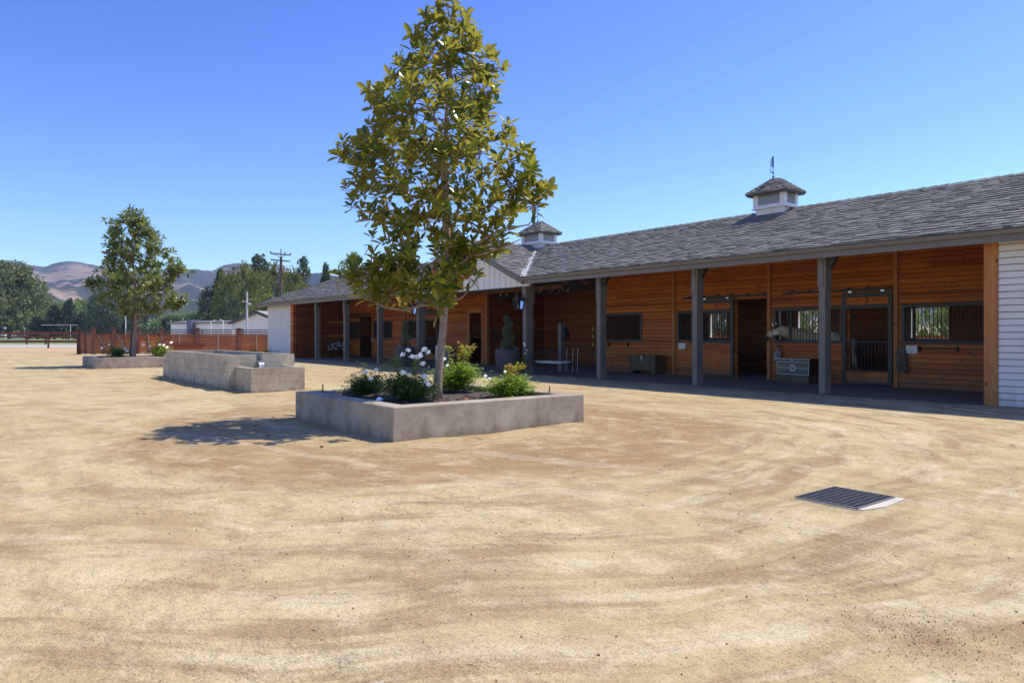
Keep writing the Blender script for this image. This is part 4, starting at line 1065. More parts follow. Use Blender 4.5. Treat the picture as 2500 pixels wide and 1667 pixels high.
# signs, ropes, bag, blanket and other hung things
def sign(x0, x1, z0, z1, label):
    t = thing('notice_board', label, 'sign', ((x0+x1)/2, Yw-.03, (z0+z1)/2), 'small white boards on the stall fronts')
    b = MB(); r = .03; y = Yw-.04
    pts = []
    for cx_, cz_, a0 in ((x1-r,z0+r,-90),(x1-r,z1-r,0),(x0+r,z1-r,90),(x0+r,z0+r,180)):
        for k in range(4): a = rad(a0+30*k); pts.append((cx_+r*math.cos(a), y, cz_+r*math.sin(a)))
    b.slab(pts, (0,-1,0), .018); b.build('board', M['sign'], t)
    b = MB(); rnd = random.Random(int(x0*7)); b.box((x0+x1)/2-.006, (x0+x1)/2+.006, y-.003, y-.0005, z1-.07, z1-.035)
    for k in range(6):
        xx = rnd.uniform(x0+.03, x1-.11); zz = rnd.uniform(z0+.03, z1-.09); b.box(xx, xx+rnd.uniform(.03,.08), y-.002, y-.0005, zz, zz+.004)
    b.build('scribbles', M['ink'], t)
sign(-17.14, -16.82, .97, 1.19, 'white board under the barred window left of door 3')
sign(-9.10, -8.79, .97, 1.19, 'white board under the window beside the hanging halter ropes')

t = thing('hanging_halters', 'tangle of rope halters and leads hung beside the nearest window', 'halter', (-9.2, 21.2, 1.1))
b = MB(); rnd = random.Random(3)
b.tube([(-9.18,Yw-.01,1.2),(-9.18,Yw-.10,1.2),(-9.18,Yw-.12,1.24)], .01, 6)
for i in range(13):
    w_ = rnd.uniform(.04,.13); L = rnd.uniform(.3,.85); xo = rnd.uniform(-.10,.10); yo = Yw-.03-rnd.random()*.09; pts = []
    for k in range(19):
        a = 2*PI*k/18; pts.append((-9.20+xo*(1-math.cos(a))*.5+w_*math.sin(a)*(1-.3*math.cos(a)), yo-.02*math.sin(a*2), 1.2-L*.5*(1-math.cos(a))))
    b.tube(pts, rnd.choice((.007,.009,.012)), 5)
b.build('rope_loops', M['rope'], t)
b = MB()
for i in range(4):
    z = .95-.15*i; b.bar((-9.16+.05*i,Yw-.12,z),(-9.06+.02*i,Yw-.10,z-.2),.03,.012)
b.build('straps', M['iron'], t)
b = MB(); b.tube([(-9.1,Yw-.14,.50),(-9.02,Yw-.13,.53),(-9.05,Yw-.12,.46),(-9.1,Yw-.14,.50)], .012, 6); b.build('buckle', M['steel'], t)

t = thing('feed_bag', 'pale drawstring bag hung on the wall behind the tack trunk', 'bag', (-13.0, 21.2, 1.1))
b = MB(); b.smooth = True
b.lathe([(.04,.60),(.09,.63),(.115,.74),(.10,.86),(.065,.95),(.03,1.01),(.045,1.05)], (-13.02,Yw-.15,0), 20); b.v = [(x+.06*mnoise.noise((x*14,z*11,y*14)), y+.07*mnoise.noise((x*12,z*13,3)), z+.03*mnoise.noise((x*15,y*15,7))) for x,y,z in b.v]; b.build('bag', M['cloth'], t)
b = MB(); b.tube([(-13.02,Yw-.15,1.04),(-13.0,Yw-.10,1.14),(-13.0,Yw-.02,1.15)], .008, 5); b.tube([(-13.08,Yw-.05,1.18),(-12.95,Yw-.08,1.10),(-12.9,Yw-.04,1.16),(-12.98,Yw-.06,1.05)], .01, 5); b.build('cord', M['iron'], t)

t = thing('wall_ornament', 'small silver horseshoe ornament on the cedar wall left of the doorway', 'ornament', (-31.55, 21.2, 2.0))
b = MB(); X = -31.55; y = Yw-.03
b.tube([(X-.05,y,2.22),(X,y,2.08),(X+.05,y,2.22)], .007, 5)
for s in (-.11, 0, .11):
    b.tube([(X+s+.075*math.cos(a), y, 1.93-abs(s)*.4+.075*math.sin(a)) for a in [rad(-240+30*k) for k in range(11)]], .011, 5)
b.build('horseshoes', M['steel'], t)

t = thing('utility_cabinet', 'white metal cabinet standing against the cedar wall behind the roses', 'cabinet', (-32.9, 20.8, 0))
b = MB(); b.box(-33.25,-32.45,20.75,21.2,.02,.90); b.build('body', M['whitetrim'], t)
b = MB(); b.box(-33.18,-32.88,20.742,20.748,.08,.84); b.box(-32.80,-32.52,20.742,20.748,.08,.84, 1); b.build('door', [M['steel'], M['cushion']], t)
t = thing('brown_screen', 'brown slatted screen right of the white cabinet', 'screen', (-32.0, 21.1, 0))
b = MB()
for k in range(8): b.box(-32.35+k*.10, -32.265+k*.10, 21.08, 21.11, .02, .88)
b.build('slats', M['fence_post'], t)
b = MB(); b.box(-32.36,-31.56,21.111,21.14,.2,.27); b.box(-32.36,-31.56,21.111,21.14,.7,.77); b.build('rail', M['fence_post'], t)

def candle_ring(x, y, z, r, label):
    t = thing('chandelier', label, 'chandelier', (x, y, z), 'ring chandeliers in the aisle')
    b = MB(); b.tube([(x+r*math.cos(2*PI*k/36), y+r*math.sin(2*PI*k/36), z) for k in range(37)], .016, 6)
    b.tube([(x+r*.97*math.cos(2*PI*k/36), y+r*.97*math.sin(2*PI*k/36), z-.10) for k in range(37)], .012, 6)
    for k in range(4): a = PI/2*k+.4; b.bar((x,y,z-.05),(x+r*math.cos(a),y+r*math.sin(a),z-.02),.02,.02); b.tube([(x+r*math.cos(a),y+r*math.sin(a),z),(x,y,z+.75)], .004, 4)
    b.tube([(x,y,z+.75),(x,y,z+1.4)], .008, 5); b.build('ring', M['iron'], t)
    for k in range(10):
        a = 2*PI*k/10; b = MB(); b.lathe([(.014,.016),(.014,.12),(.006,.15),(.002,.17)], (x+r*math.cos(a), y+r*math.sin(a), z), 6); b.build('candle', M['whitetrim'], t)
candle_ring(-22.9, 20.0, 3.28, .76, 'ring chandelier over the aisle right of the gable post')
candle_ring(-26.0, 20.6, 3.25, .76, 'ring chandelier under the gable left of the gable post')

t = thing('hitching_post', 'short grey post with black tack in the grooming aisle', 'post', (-21.75, 19.5, 0))
b = MB(); b.box(-21.86,-21.68,19.5,19.72,.012,1.96); b.build('post', M['greypost'], t)
b = MB(); b.lathe([(.02,1.25),(.13,1.3),(.16,1.5),(.10,1.72),(.05,1.8)], (-21.52,19.6,0), 12); b.bar((-21.68,19.6,1.7),(-21.45,19.6,1.78),.02,.02); b.build('tack_bundle', M['iron'], t)
b = MB(); b.tube([(-21.5,19.44,1.55),(-21.46,19.43,1.45),(-21.52,19.43,1.40)], .012, 5); b.build('bit', M['steel'], t)
for i, (x, lab) in enumerate(((-21.36,'thin white rod leaning in the aisle, nearest the hitching post'),(-21.0,'thin white rod leaning in the aisle, between the two others'),(-20.72,'thin white rod leaning in the aisle, nearest the barred window'))):
    b = MB(); b.tube([(x,19.5,.012),(x+.01,19.52,.98)], .011, 6); o = b.build('rod', M['whitetrim']); tag(o, lab, 'rod', 'white rods standing in the aisle')
b = MB()
for k in range(6): b.box(-19.86,-19.835,19.49,19.515,1.05+.15*k,1.05+.15*k+.149, k%2)
b.box(-19.86,-19.835,19.49,19.515,.012,1.049,1)
tag(b.build('marker_pole', [m_simple('yellow_paint', (.62,.45,.05,1), .6, .1), M['iron']]), 'yellow and black striped pole by the grey porch post', 'pole')
t = thing('hanging_bridles', 'dark bridles with steel bits hung on the aisle side wall', 'bridle', (-29.2, 21.8, 1.5))
b = MB(); rnd = random.Random(9)
for y, z in ((21.7,1.75),(22.3,1.85),(22.0,1.7)):
    for i in range(4):
        w_ = rnd.uniform(.05,.11); L = rnd.uniform(.35,.6); b.tube([(-29.24, y+w_*math.sin(2*PI*k/12), z-L*.5*(1-math.cos(2*PI*k/12))) for k in range(13)], .009, 5)
b.build('straps', M['iron'], t)
b = MB(); b.tube([(-29.22,21.64,1.36),(-29.20,21.70,1.30),(-29.22,21.78,1.36)], .012, 5); b.build('bit', M['steel'], t)

t = thing('saddle_rack', 'black rack carrying a black and white blanket at the left of the porch', 'rack', (-44.2, 20.0, 0))
b = MB()
for y in (19.65, 20.25): b.bar((-44.5,y,0.012),(-44.25,y,1.0),.035,.035); b.bar((-44.0,y,0.012),(-44.25,y,1.0),.035,.035)
b.bar((-44.25,19.5,1.0),(-44.25,20.45,1.0),.05,.05); b.bar((-44.1,19.65,.4),(-44.1,20.25,.4),.03,.03); b.build('frame', M['iron'], t)
b = MB(); b.smooth = True; n = 10
for j in range(15):
    s = -1+2*j/14
    for i in range(n+1):
        y = 19.46+1.0*i/n; w_ = .02*math.sin(y*17+j)
        b.vert((-44.25+math.sin(s*1.35)*.22+w_, y+.02*math.sin(j), 1.04-.52*abs(s)**1.6-.03*math.sin(y*9)))
for j in range(14):
    for i in range(n): k = j*(n+1)+i; b.face((k, k+1, k+n+2, k+n+1))
tag(b.build('blanket', M['blanket']), 'black and white patterned blanket draped over the rack', 'blanket')
b = MB(); b.slab([(-44.86+4.2,Yw-.05,1.05),(-44.72+4.2,Yw-.05,1.05),(-44.72+4.2,Yw-.05,1.28),(-44.86+4.2,Yw-.05,1.28)], (0,-1,0), .02)
b2 = MB(); b2.box(-41.64,-41.56,Yw-.10,Yw-.08,1.05,1.28); tag(b2.build('paper_notice', M['sign']), 'small white paper notice on the batten behind the second post', 'notice')

# ================================================================== HORSE
def skin(name, P, E, mat, parent=None, sub=2, root=0, org=(0,0,0)):
    me = bpy.data.meshes.new(name); me.from_pydata([tuple(Vector(p[0])-Vector(org)) for p in P], E, []); me.materials.append(mat)
    o = bpy.data.objects.new(name, me); COL.objects.link(o)
    if parent: o.parent = parent
    sk = o.modifiers.new('skin', 'SKIN'); sk.use_smooth_shade = True; sk.branch_smoothing = .6
    lay = me.skin_vertices[0] if me.skin_vertices else None
    if lay is None:
        bm = bmesh.new(); bm.from_mesh(me); bm.verts.layers.skin.verify(); bm.to_mesh(me); bm.free(); lay = me.skin_vertices[0]
    for i, p in enumerate(P):
        r = p[1]; lay.data[i].radius = (r, p[2] if len(p) > 2 else r); lay.data[i].use_root = (i == root)
    ss = o.modifiers.new('sub', 'SUBSURF'); ss.levels = sub; ss.render_levels = sub
    return o
HO = (-12.1, 22.3, 0)
hn = NT('buckskin_coat'); hx, hy_, hz = hn.sep(hn.tc.outputs['Object'])
hc = hn.ramp(hn.noise(hn.mapping(), 7, 4), [(.3, (.84,.68,.46,1)), (.7, (.90,.78,.58,1))])
def near(p, r0, r1):
    d = hn.N.new('ShaderNodeVectorMath'); d.operation = 'DISTANCE'; hn.link(hn.tc.outputs['Object'], d.inputs[0]); d.inputs[1].default_value = (p[0]-HO[0], p[1]-HO[1], p[2]-HO[2])
    return hn.ramp(d.outputs['Value'], [(r0, 1), (r1, 0)])
HMARK = True
#HR
hr = thing('horse', 'pale buckskin horse reaching its head out of the barred stall window', 'horse', HO)
def pw(x, y, Y):
    px, py = 1850+x/7.467, 750+y/7.467; u = (px-1250)/F_PX; v = (HZ-py)/F_PX; k = Y/(FW[1]+u*RT[1]); return ((FW[0]+u*RT[0])*k, Y, CAMH+v*k)
MUZ = pw(150,585,20.76); EYE = pw(256,428,20.87)
hc = hn.mix(near(MUZ, .10, .19), hc, (.05,.04,.036,1)); hc = hn.mix(near(EYE, .02, .065), hc, (.10,.07,.04,1))
hc = hn.mix(hn.ramp(hz, [(.35, 1), (.6, 0)]), hc, (.03,.025,.022,1))
hn.fin(hc, .55, hn.bump(hn.noise(hn.mapping(), 60, 3), .15, .004), .3)
P = [((-11.35,22.42,1.31),.36),((-11.75,22.40,1.28),.38),((-12.15,22.37,1.29),.37),((-12.42,22.30,1.34),.30),
     ((-12.56,22.02,1.46),.26),(pw(545,470,21.65),.235),(pw(470,430,21.35),.20),(pw(375,415,21.15),.175),
     (pw(325,430,21.04),.175),(pw(262,480,20.95),.135),(pw(205,530,20.85),.100),(pw(165,570,20.78),.092),(pw(150,592,20.75),.075),
     (pw(350,500,21.05),.145),
     ((-12.38,22.16,.92),.13),((-12.38,22.14,.50),.075),((-12.38,22.14,.14),.055),((-12.40,22.13,.05),.07),
     ((-12.38,22.52,.92),.13),((-12.38,22.54,.50),.075),((-12.38,22.54,.14),.055),((-12.40,22.54,.05),.07),
     ((-11.38,22.24,.98),.18),((-11.22,22.22,.58),.08),((-11.27,22.22,.16),.055),((-11.30,22.22,.05),.07),
     ((-11.38,22.60,.98),.18),((-11.22,22.62,.58),.08),((-11.27,22.62,.16),.055),((-11.30,22.62,.05),.07),
     ((-11.08,22.42,1.30),.18)]
E = [(0,1),(1,2),(2,3),(3,4),(4,5),(5,6),(6,7),(7,8),(8,9),(9,10),(10,11),(11,12),(8,13),(3,14),(14,15),(15,16),(16,17),(3,18),(18,19),(19,20),(20,21),(0,22),(22,23),(23,24),(24,25),(0,26),(26,27),(27,28),(28,29),(0,30)]
skin('body', P, E, hn.m, hr, 2, 0, HO)
b = MB()
for dx_, dy_ in ((0,0),(.05,.13)):
    t0 = Vector(pw(250,275,21.0))+Vector((dx_,dy_,0)); b0 = Vector(pw(302,365,21.02))+Vector((dx_,dy_,0)); w0 = Vector((.045,.02,.01)); w1 = Vector((.01,-.035,0))
    b.hexa([b0-w0-w1,b0+w0-w1,b0+w0+w1,b0-w0+w1,t0-w0*.1-w1*.1,t0+w0*.1-w1*.1,t0+w0*.1+w1*.1,t0-w0*.1+w1*.1])
b.build('ears', hn.m, hr)
b = MB(); b.smooth = True; b.lathe([(.004,-.024),(.022,-.014),(.027,0),(.022,.014),(.004,.024)], EYE, 12)
b.lathe([(.003,-.014),(.014,-.006),(.014,.006),(.003,.014)], pw(140,575,20.69), 8); b.build('eye_and_nostril', M['ink'], hr)
b = MB(); rnd = random.Random(4)
crest = [pw(330,325,21.08),pw(400,330,21.2),pw(520,345,21.55),(-12.62,21.95,1.66),(-12.42,22.25,1.60)]
for i in range(170):
    u = rnd.random()*(len(crest)-1.001); k = int(u); f = u-k; p = Vector(crest[k]).lerp(Vector(crest[k+1]), f)
    q = p+Vector((rnd.uniform(-.04,.02), rnd.uniform(-.12,-.04), rnd.uniform(-.24,-.10))); mid = (p+q)/2+Vector((0,-.05,.05)); b.tube([p, mid, q], [.012,.010,.002], 4)
for i in range(14): b.tube([pw(325,330,21.05),pw(285+rnd.uniform(-8,8),340,20.98),pw(262+rnd.uniform(-10,14),375+rnd.uniform(-5,20),20.93)], [.01,.008,.002], 4)
b.build('mane', M['ink'], hr)
b = MB()
for i in range(16): b.tube([(-11.0,22.42,1.42),(-10.92+rnd.uniform(-.02,.03),22.42+rnd.uniform(-.05,.05),1.1),(-10.94+rnd.uniform(-.04,.04),22.42+rnd.uniform(-.06,.06),.6)], [.02,.02,.004], 4)
b.build('tail', M['ink'], hr)

# ================================================================== MAGNOLIA TREES
R3 = Vector((RT[0], RT[1], 0)); F3 = Vector((FW[0], FW[1], 0)); Z3 = Vector((0,0,1))
def magnolia(base, prof, z0, label, ntips, leafL, seed, mat, tr, limbs=(), lean=(0,0), rot=7, dense=.42, extra=()):
    rnd = random.Random(seed); base = Vector(base)
    t = thing('magnolia_tree', label, 'tree', (base.x, base.y, z0), 'magnolia trees in the planters')
    W = lambda lat, dep, z: Vector((base.x, base.y, 0)) + R3*lat + F3*dep + Z3*z
    zs = [p[0] for p in prof][::-1]; ls = [p[1] for p in prof][::-1]; rs = [p[2] for p in prof][::-1]
    zt = zs[-1]; zb = zs[0]
    pos = []; par = []; fixed = {}
    n = 26
    for i in range(n+1):
        u = i/n; z = z0-.05 + (zt-.25-z0)*u
        lat = lean[0]*u + .05*math.sin(u*9+seed); dep = .05*math.cos(u*7+seed)
        pos.append(W(lat, dep, z)); par.append(i-1); fixed[i] = tr*(1-u)**.75*(1+.35*math.exp(-u*26)) + .008
    def addpath(start, pts, r0=None, r1=.012):
        k = start; m = len(pts)
        for j, p in enumerate(pts):
            pos.append(Vector(p)); par.append(k); k = len(pos)-1
            if r0: fixed[k] = r0 + (r1-r0)*(j+1)/m
        return k
    for L in limbs:
        pts = [W(*p) for p in L['pts']]
        dense_pts = []; 
        for a, b_ in zip(pts[:-1], pts[1:]):
            m = max(2, int((b_-a).length/.14)); dense_pts += [a.lerp(b_, (i+1)/m) + Vector((rnd.gauss(0,.008), rnd.gauss(0,.008), rnd.gauss(0,.008))) for i in range(m)]
        k = min(range(n+1), key=lambda i: (pos[i]-pts[0]).length)
        addpath(k, dense_pts, L['r'], .008)
    tips = []; tries = 0
    while len(tips) < ntips and tries < ntips*90:
        tries += 1; z = zb + (zt-zb)*rnd.random(); a = rnd.random()*2*PI
        if rnd.random() > (((np.interp(z, zs, rs)-np.interp(z, zs, ls))/(max(rs)-min(ls)))**.9): continue
        l = np.interp(z, zs, ls); r = np.interp(z, zs, rs); c_, s_ = math.cos(a), math.sin(a)
        av = (abs(l)+abs(r))/2; mid = (l+r)/2
        R = (abs(r) if c_ > 0 else abs(l))
        lump = .86+.42*mnoise.noise((c_*1.3+seed, s_*1.3, z*1.15))+.10*mnoise.noise((c_*4, s_*4+seed, z*4))
        k = rnd.random()**dense*(.95+.12*rnd.random())*min(1.12, lump*1.12)
        lat = c_*R*k; dep = s_*av*.95*k
        p = W(lat, dep, z)
        if all((p-q).length > .115 for q in tips[-400:]): tips.append(p)
    for (el, ed, ez, rl, rd_, rz_, cnt) in extra:
        for _ in range(cnt*6):
            if cnt <= 0: break
            q = Vector((rnd.gauss(0,1), rnd.gauss(0,1), rnd.gauss(0,1))).normalized()*rnd.random()**.5; p = W(el+q.x*rl, ed+q.y*rd_, ez+q.z*rz_)
            if all((p-g).length > .11 for g in tips[-200:]): tips.append(p); cnt -= 1
    ax = lambda p: (Vector((p.x-base.x, p.y-base.y, 0)).length)
    tips.sort(key=lambda p: ax(p) + .25*abs(p.z-(z0+1.5)))
    leafpts = []
    A = np.array([list(p) for p in pos])
    for p in tips:
        q = np.array(list(p)); d = A - q; dist = np.sqrt((d**2).sum(1))
        hor = np.sqrt(d[:,0]**2 + d[:,1]**2)
        want = q[2] - (.55*hor + .08); pen = np.abs(A[:,2]-want)*.6 + np.maximum(0, A[:,2]-q[2]+.02)*3
        low = np.where(A[:,2] < z0+1.25, 3.0, 0)
        k = int(np.argmin(dist + pen + low)); a = Vector(A[k].tolist()); L = (p-a).length; m = max(2, int(L/.13)); pts = []
        ctl = a.lerp(p, .5) + Vector((rnd.gauss(0,.05)*L, rnd.gauss(0,.05)*L, -.10*L))
        for i in range(1, m+1):
            u = i/m; pts.append(a*(1-u)**2 + ctl*2*u*(1-u) + p*u*u)
        s0 = len(pos); addpath(k, pts); A = np.vstack([A, np.array([list(x) for x in pts])])
        leafpts.append((p, (pts[-1]-pts[-2] if len(pts) > 1 else p-a).normalized(), pts))
    kids = [[] for _ in pos]
    for i, q in enumerate(par):
        if q >= 0: kids[q].append(i)
    r = [0]*len(pos)
    for i in range(len(pos)-1, -1, -1):
        if not kids[i]: r[i] = .0045
        else: r[i] = sum(r[k]**2.4 for k in kids[i])**(1/2.4)
        r[i] = max(fixed[i], min(r[i], .045)) if i in fixed else min(r[i], .04)
    b = MB(); b.smooth = True
    b.tube([pos[i] for i in range(n+1)], [r[i] for i in range(n+1)], 14)
    if tr > .06:   # knots and pruning scars
        for (u, s_) in ((.16,1),(.225,-1),(.27,1)):
            i = int(u*n); c = pos[i]; d = (F3*-1 + R3*(.5*s_)).normalized(); b.tube([c+d*(r[i]*.6), c+d*(r[i]*1.03), c+d*(r[i]*1.10)], [.045,.035,.012], 10)
    trunk = b.build('trunk', M['bark'], t)
    b = MB(); b.smooth = True; done = set(range(n+1))
    for i in range(n+1, len(pos)):
        if i in done: continue
        ch = [par[i]]; k = i
        while True:
            ch.append(k); done.add(k); nx = [c for c in kids[k] if c not in done]
            if not nx: break
            k = max(nx, key=lambda c: r[c])
        rr = [r[c] for c in ch]; rr[0] = min(rr[0], rr[1]*1.25)
        b.tube([pos[c] for c in ch], rr, 8 if rr[0] > .02 else 5, cap=False)
    b.build('branches', M['bark'], t)
    b = MB(); lf = 0
    for p, d, pts in leafpts:
        d = (d + Z3*.55).normalized(); tone = rnd.random(); bias = .18 if rnd.random() < .15 else 0
        x = d.orthogonal().normalized(); y = d.cross(x)
        m = rnd.randint(rot, rot+5)
        for i in range(m):
            a = i*2.4 + rnd.gauss(0,.2); up_ = 1.25-1.35*(i/m)+rnd.uniform(-.2,.2); dd = (x*math.cos(a) + y*math.sin(a) + d*up_).normalized()
            q = p - d*(.012*i)
            b.cr = min(.999, max(0, .15+.45*tone+rnd.gauss(0,.17)+bias+(.30 if rnd.random() < .03 else 0)))
            L = leafL*(1.15 if rnd.random() < .5 else .85)*rnd.uniform(.65,1.15); b.leaf(q, dd, d, L, L*rnd.uniform(.36,.52), fold=.22, droop=rnd.uniform(-.05,.18)); lf += 1
        for q in pts[-5:-1]:
            for _ in range(rnd.choice((1,1,2))):
                dd = Vector((rnd.gauss(0,1), rnd.gauss(0,1), rnd.gauss(-.1,.6))).normalized()
                b.cr = min(.999, max(0, .1+.4*tone+rnd.gauss(0,.15))); L = leafL*rnd.uniform(.7,1.1); b.leaf(q, dd, Z3, L, L*.40, fold=.2, droop=rnd.uniform(.2,.5))
    b.build('leaves', M[mat], t)
    for i in range(5 if tr > .06 else 3):
        p, d, _ = leafpts[rnd.randrange(len(leafpts))]; b = MB(); b.smooth = True; s_ = .05
        if i < 3: b.lathe([(.01,0),(.022,.02),(.026,.045),(.015,.07),(.004,.08)], p, 8); b.build('seed_cone', M['deadleaf'], t)
        else:
            for k in range(8):
                a = k*PI/4; b.leaf(p, Vector((math.cos(a),math.sin(a),.7)), Z3, .10, .07, fold=.3, droop=-.2)
            b.build('blossom', M['petal'], t)
    return t, W
profM = [(7.40,.05,.30),(7.03,-.33,.50),(6.41,-.83,1.02),(5.87,-1.06,1.25),(5.41,-1.37,1.52),(4.72,-1.76,1.80),(4.18,-1.68,2.0),(3.80,-1.48,2.0),(3.60,-1.40,1.30),(3.26,-1.25,1.05),(2.8,-1.45,.75),(2.45,-1.75,.50),(2.05,-1.55,.15)]
limbsM = [dict(r=.036, pts=[(0,0,1.93),(-.12,-.02,2.03),(-.30,-.05,2.02),(-.62,-.08,1.93),(-.95,-.10,1.98),(-1.25,-.1,2.12),(-1.5,-.1,2.3)]),
          dict(r=.032, pts=[(0,0,1.95),(-.16,.05,2.10),(-.42,.12,2.18),(-.62,.2,2.42),(-.85,.3,2.75)]),
          dict(r=.042, pts=[(.02,0,1.98),(.14,-.05,2.12),(.22,-.08,2.45),(.45,-.1,2.8),(.80,-.1,3.2),(1.15,-.1,3.35),(1.55,-.1,3.42),(1.75,-.1,3.62)]),
          dict(r=.022, pts=[(.16,-.05,2.14),(.34,-.1,2.12),(.45,-.1,2.22),(.58,-.12,2.36)]),
          dict(r=.030, pts=[(0,0,2.35),(-.25,-.1,2.62),(-.5,-.15,2.9),(-.75,-.2,3.4),(-1.0,-.2,4.0)]),
          dict(r=.036, pts=[(.02,0,2.6),(.18,.1,3.1),(.32,.15,3.8),(.55,.2,4.6),(.8,.2,5.3)]),
          dict(r=.028, pts=[(.05,0,2.9),(.1,-.3,3.3),(.1,-.6,3.9),(.1,-.8,4.5)]),
          dict(r=.026, pts=[(.5,-.1,2.85),(.85,-.05,2.95),(1.15,0,3.05),(1.42,0,3.2)])]
magnolia((-10.75,6.8,0), profM, .38, 'tall magnolia with olive and rust tinted leaves in the foreground planter', 575, .210, 11, 'magnolia', .066, limbsM, (.22,0), rot=6, dense=.48,
  extra=((-1.20,0,2.55,.62,.7,.45,30),(-.75,0,2.7,.4,.6,.35,10),(1.60,-.05,4.05,.40,.4,.30,22),(-1.55,0,4.75,.35,.3,.3,10),(.35,0,2.75,.3,.4,.3,12)))
profL = [(7.51,-.30,.25),(6.89,-1.20,.72),(6.05,-1.36,1.30),(5.22,-1.26,1.85),(4.6,-1.55,2.20),(3.97,-2.15,2.35),(3.35,-1.65,2.35),(2.8,-1.1,1.9),(2.45,-.7,1.3)]
limbsL = [dict(r=.03, pts=[(0,0,2.0),(.5,0,2.5),(1.0,0,3.0)]), dict(r=.03, pts=[(0,0,2.3),(-.5,0,2.8),(-1.2,0,3.6)]), dict(r=.03, pts=[(0,0,3.3),(.6,0,4.1),(1.3,0,4.8)])]
tl, _ = magnolia((-37.95,6.9,0), profL, .38, 'smaller looking dark green magnolia in the far left planter', 560, .24, 23, 'magnolia2', .085, limbsL, (-.05,0), rot=6, dense=.45,
  extra=((-1.9,0,3.95,.5,.3,.25,16),(2.0,0,3.1,.5,.5,.5,26),(1.9,0,4.55,.45,.4,.35,18),(-1.0,0,6.3,.4,.3,.3,8)))
b = MB(); b.tube([(-38.12,6.72,.35),(-38.0,6.78,1.4),(-37.97,6.8,2.5)], .05, 8); tag(b.build('tree_stake', M['bark_dark']), 'weathered round stake beside the far left magnolia trunk', 'stake')

# ================================================================== ROSES
def rose(base, R, H, n, mat, flowers, label, seed, shoots=3, leaf=.048, grp='rose bushes in the planters', detail=True):
    rnd = random.Random(seed); base = Vector(base)
    t = thing('rose_bush' if flowers else 'low_shrub', label, 'rose bush' if flowers else 'shrub', base, grp)
    st = MB(); lv = MB(); tips = []
    for i in range(40+shoots):
        a = rnd.random()*2*PI; e = rnd.uniform(.25, 1.0); long_ = i < shoots
        hh = H*(1.55 if long_ else rnd.uniform(.45,1.0)); rr = R*e*(1.1 if long_ else 1)
        p0 = base; p2 = base+Vector((math.cos(a)*rr, math.sin(a)*rr, hh*(1-.35*e*(not long_)))); p1 = base+Vector((math.cos(a)*rr*.35, math.sin(a)*rr*.35, hh*.7))
        pts = [p0*(1-u)**2 + p1*2*u*(1-u) + p2*u*u for u in [k/8 for k in range(9)]]; st.tube(pts, [.006-.0005*k for k in range(9)], 4, cap=False); tips.append((pts, long_))
    for i in range(n):
        pts, long_ = tips[rnd.randrange(len(tips))]; 
        if long_ and rnd.random() < .35: pts, long_ = tips[-1]
        u = rnd.random()**.6*7.99; k = int(u); q = pts[k].lerp(pts[k+1], u-k)
        j = (.035 if long_ else .095); q = q + Vector((rnd.gauss(0,j), rnd.gauss(0,j), rnd.gauss(-.01,j*.8)))
        if q.z < base.z+.02: continue
        tone = min(.999, max(0, rnd.gauss(.42,.2) + .25*((q.z-base.z)/H-.6) + (.25 if long_ else 0)))
        d = Vector((rnd.gauss(0,1), rnd.gauss(0,1), rnd.gauss(.25,.6))).normalized(); L = leaf*rnd.uniform(.7,1.3); lv.cr = tone
        sd = d.cross(Z3).normalized() if abs(d.z) < .95 else Vector((1,0,0))
        lv.leaf(q, d, Z3, L, L*.62, simple=True); lv.leaf(q, (d*.3+sd).normalized(), Z3, L*.8, L*.5, simple=True); lv.leaf(q, (d*.3-sd).normalized(), Z3, L*.8, L*.5, simple=True)
    st.build('stems', M['twig'], t); lv.build('leaves', M[mat], t)
    for f in flowers:
        p = base+Vector(f[:3]); s_ = f[3] if len(f) > 3 else .045; b = MB()
        ax_ = Vector((rnd.gauss(0,.4), rnd.gauss(0,.4)-.35, .8)).normalized(); x = ax_.orthogonal().normalized(); y = ax_.cross(x)
        b.lathe([(.004,-.3*s_),(s_*.45,-.1*s_),(s_*.5,.2*s_),(s_*.3,.5*s_),(.003,.55*s_)], p, 8)
        for ring, (m, tilt, L) in enumerate(((6,-.15,.95),(6,.45,.9),(5,1.1,.8),(4,2.4,.7))):
            for k in range(m):
                a = 2*PI*k/m+ring*.5; d = (x*math.cos(a)+y*math.sin(a)+ax_*tilt).normalized(); b.leaf(p, (d+Vector((rnd.gauss(0,.15),rnd.gauss(0,.15),rnd.gauss(0,.15)))).normalized(), ax_, s_*L*1.1, s_*1.2, fold=.3, droop=-.35)
        b.build('flower', M['petal'], t)
        st2 = MB(); st2.tube([base+Vector((f[0]*.5,f[1]*.5,f[2]*.5)), p], .004, 4); st2.build('flower_stem', M['twig'], t)
def FL(*a):  # flowers given as (right, depth, height, size)
    return [tuple((R3*l+F3*d+Z3*z)) + (s,) for l, d, z, s in a]
rose((-11.95,6.02,.39), .42, .40, 2600, 'rose_leaf', FL((-.02,-.12,.42,.055),(.10,-.30,.30,.05),(.14,.0,.46,.04)), 'low dark leaved rose bush nearest the left corner of the foreground planter', 1)
rose((-10.70,6.15,.39), .50, .46, 4200, 'rose_leaf', FL((-.06,-.28,.46,.065),(.04,-.22,.43,.05),(.28,-.15,.38,.07),(.32,-.22,.30,.06),(-.42,-.45,.02,.065),(.05,0,.72,.06),(-.10,0,.76,.055),(.12,.05,.70,.075),(.20,.02,.74,.07),(.26,.05,.84,.06),(.34,.0,.80,.05),(.24,-.02,.60,.06),(.36,-.30,.26,.05),(-.02,.02,.83,.05)), 'dark rose bush with many white blooms in front of the magnolia trunk', 2, shoots=5)
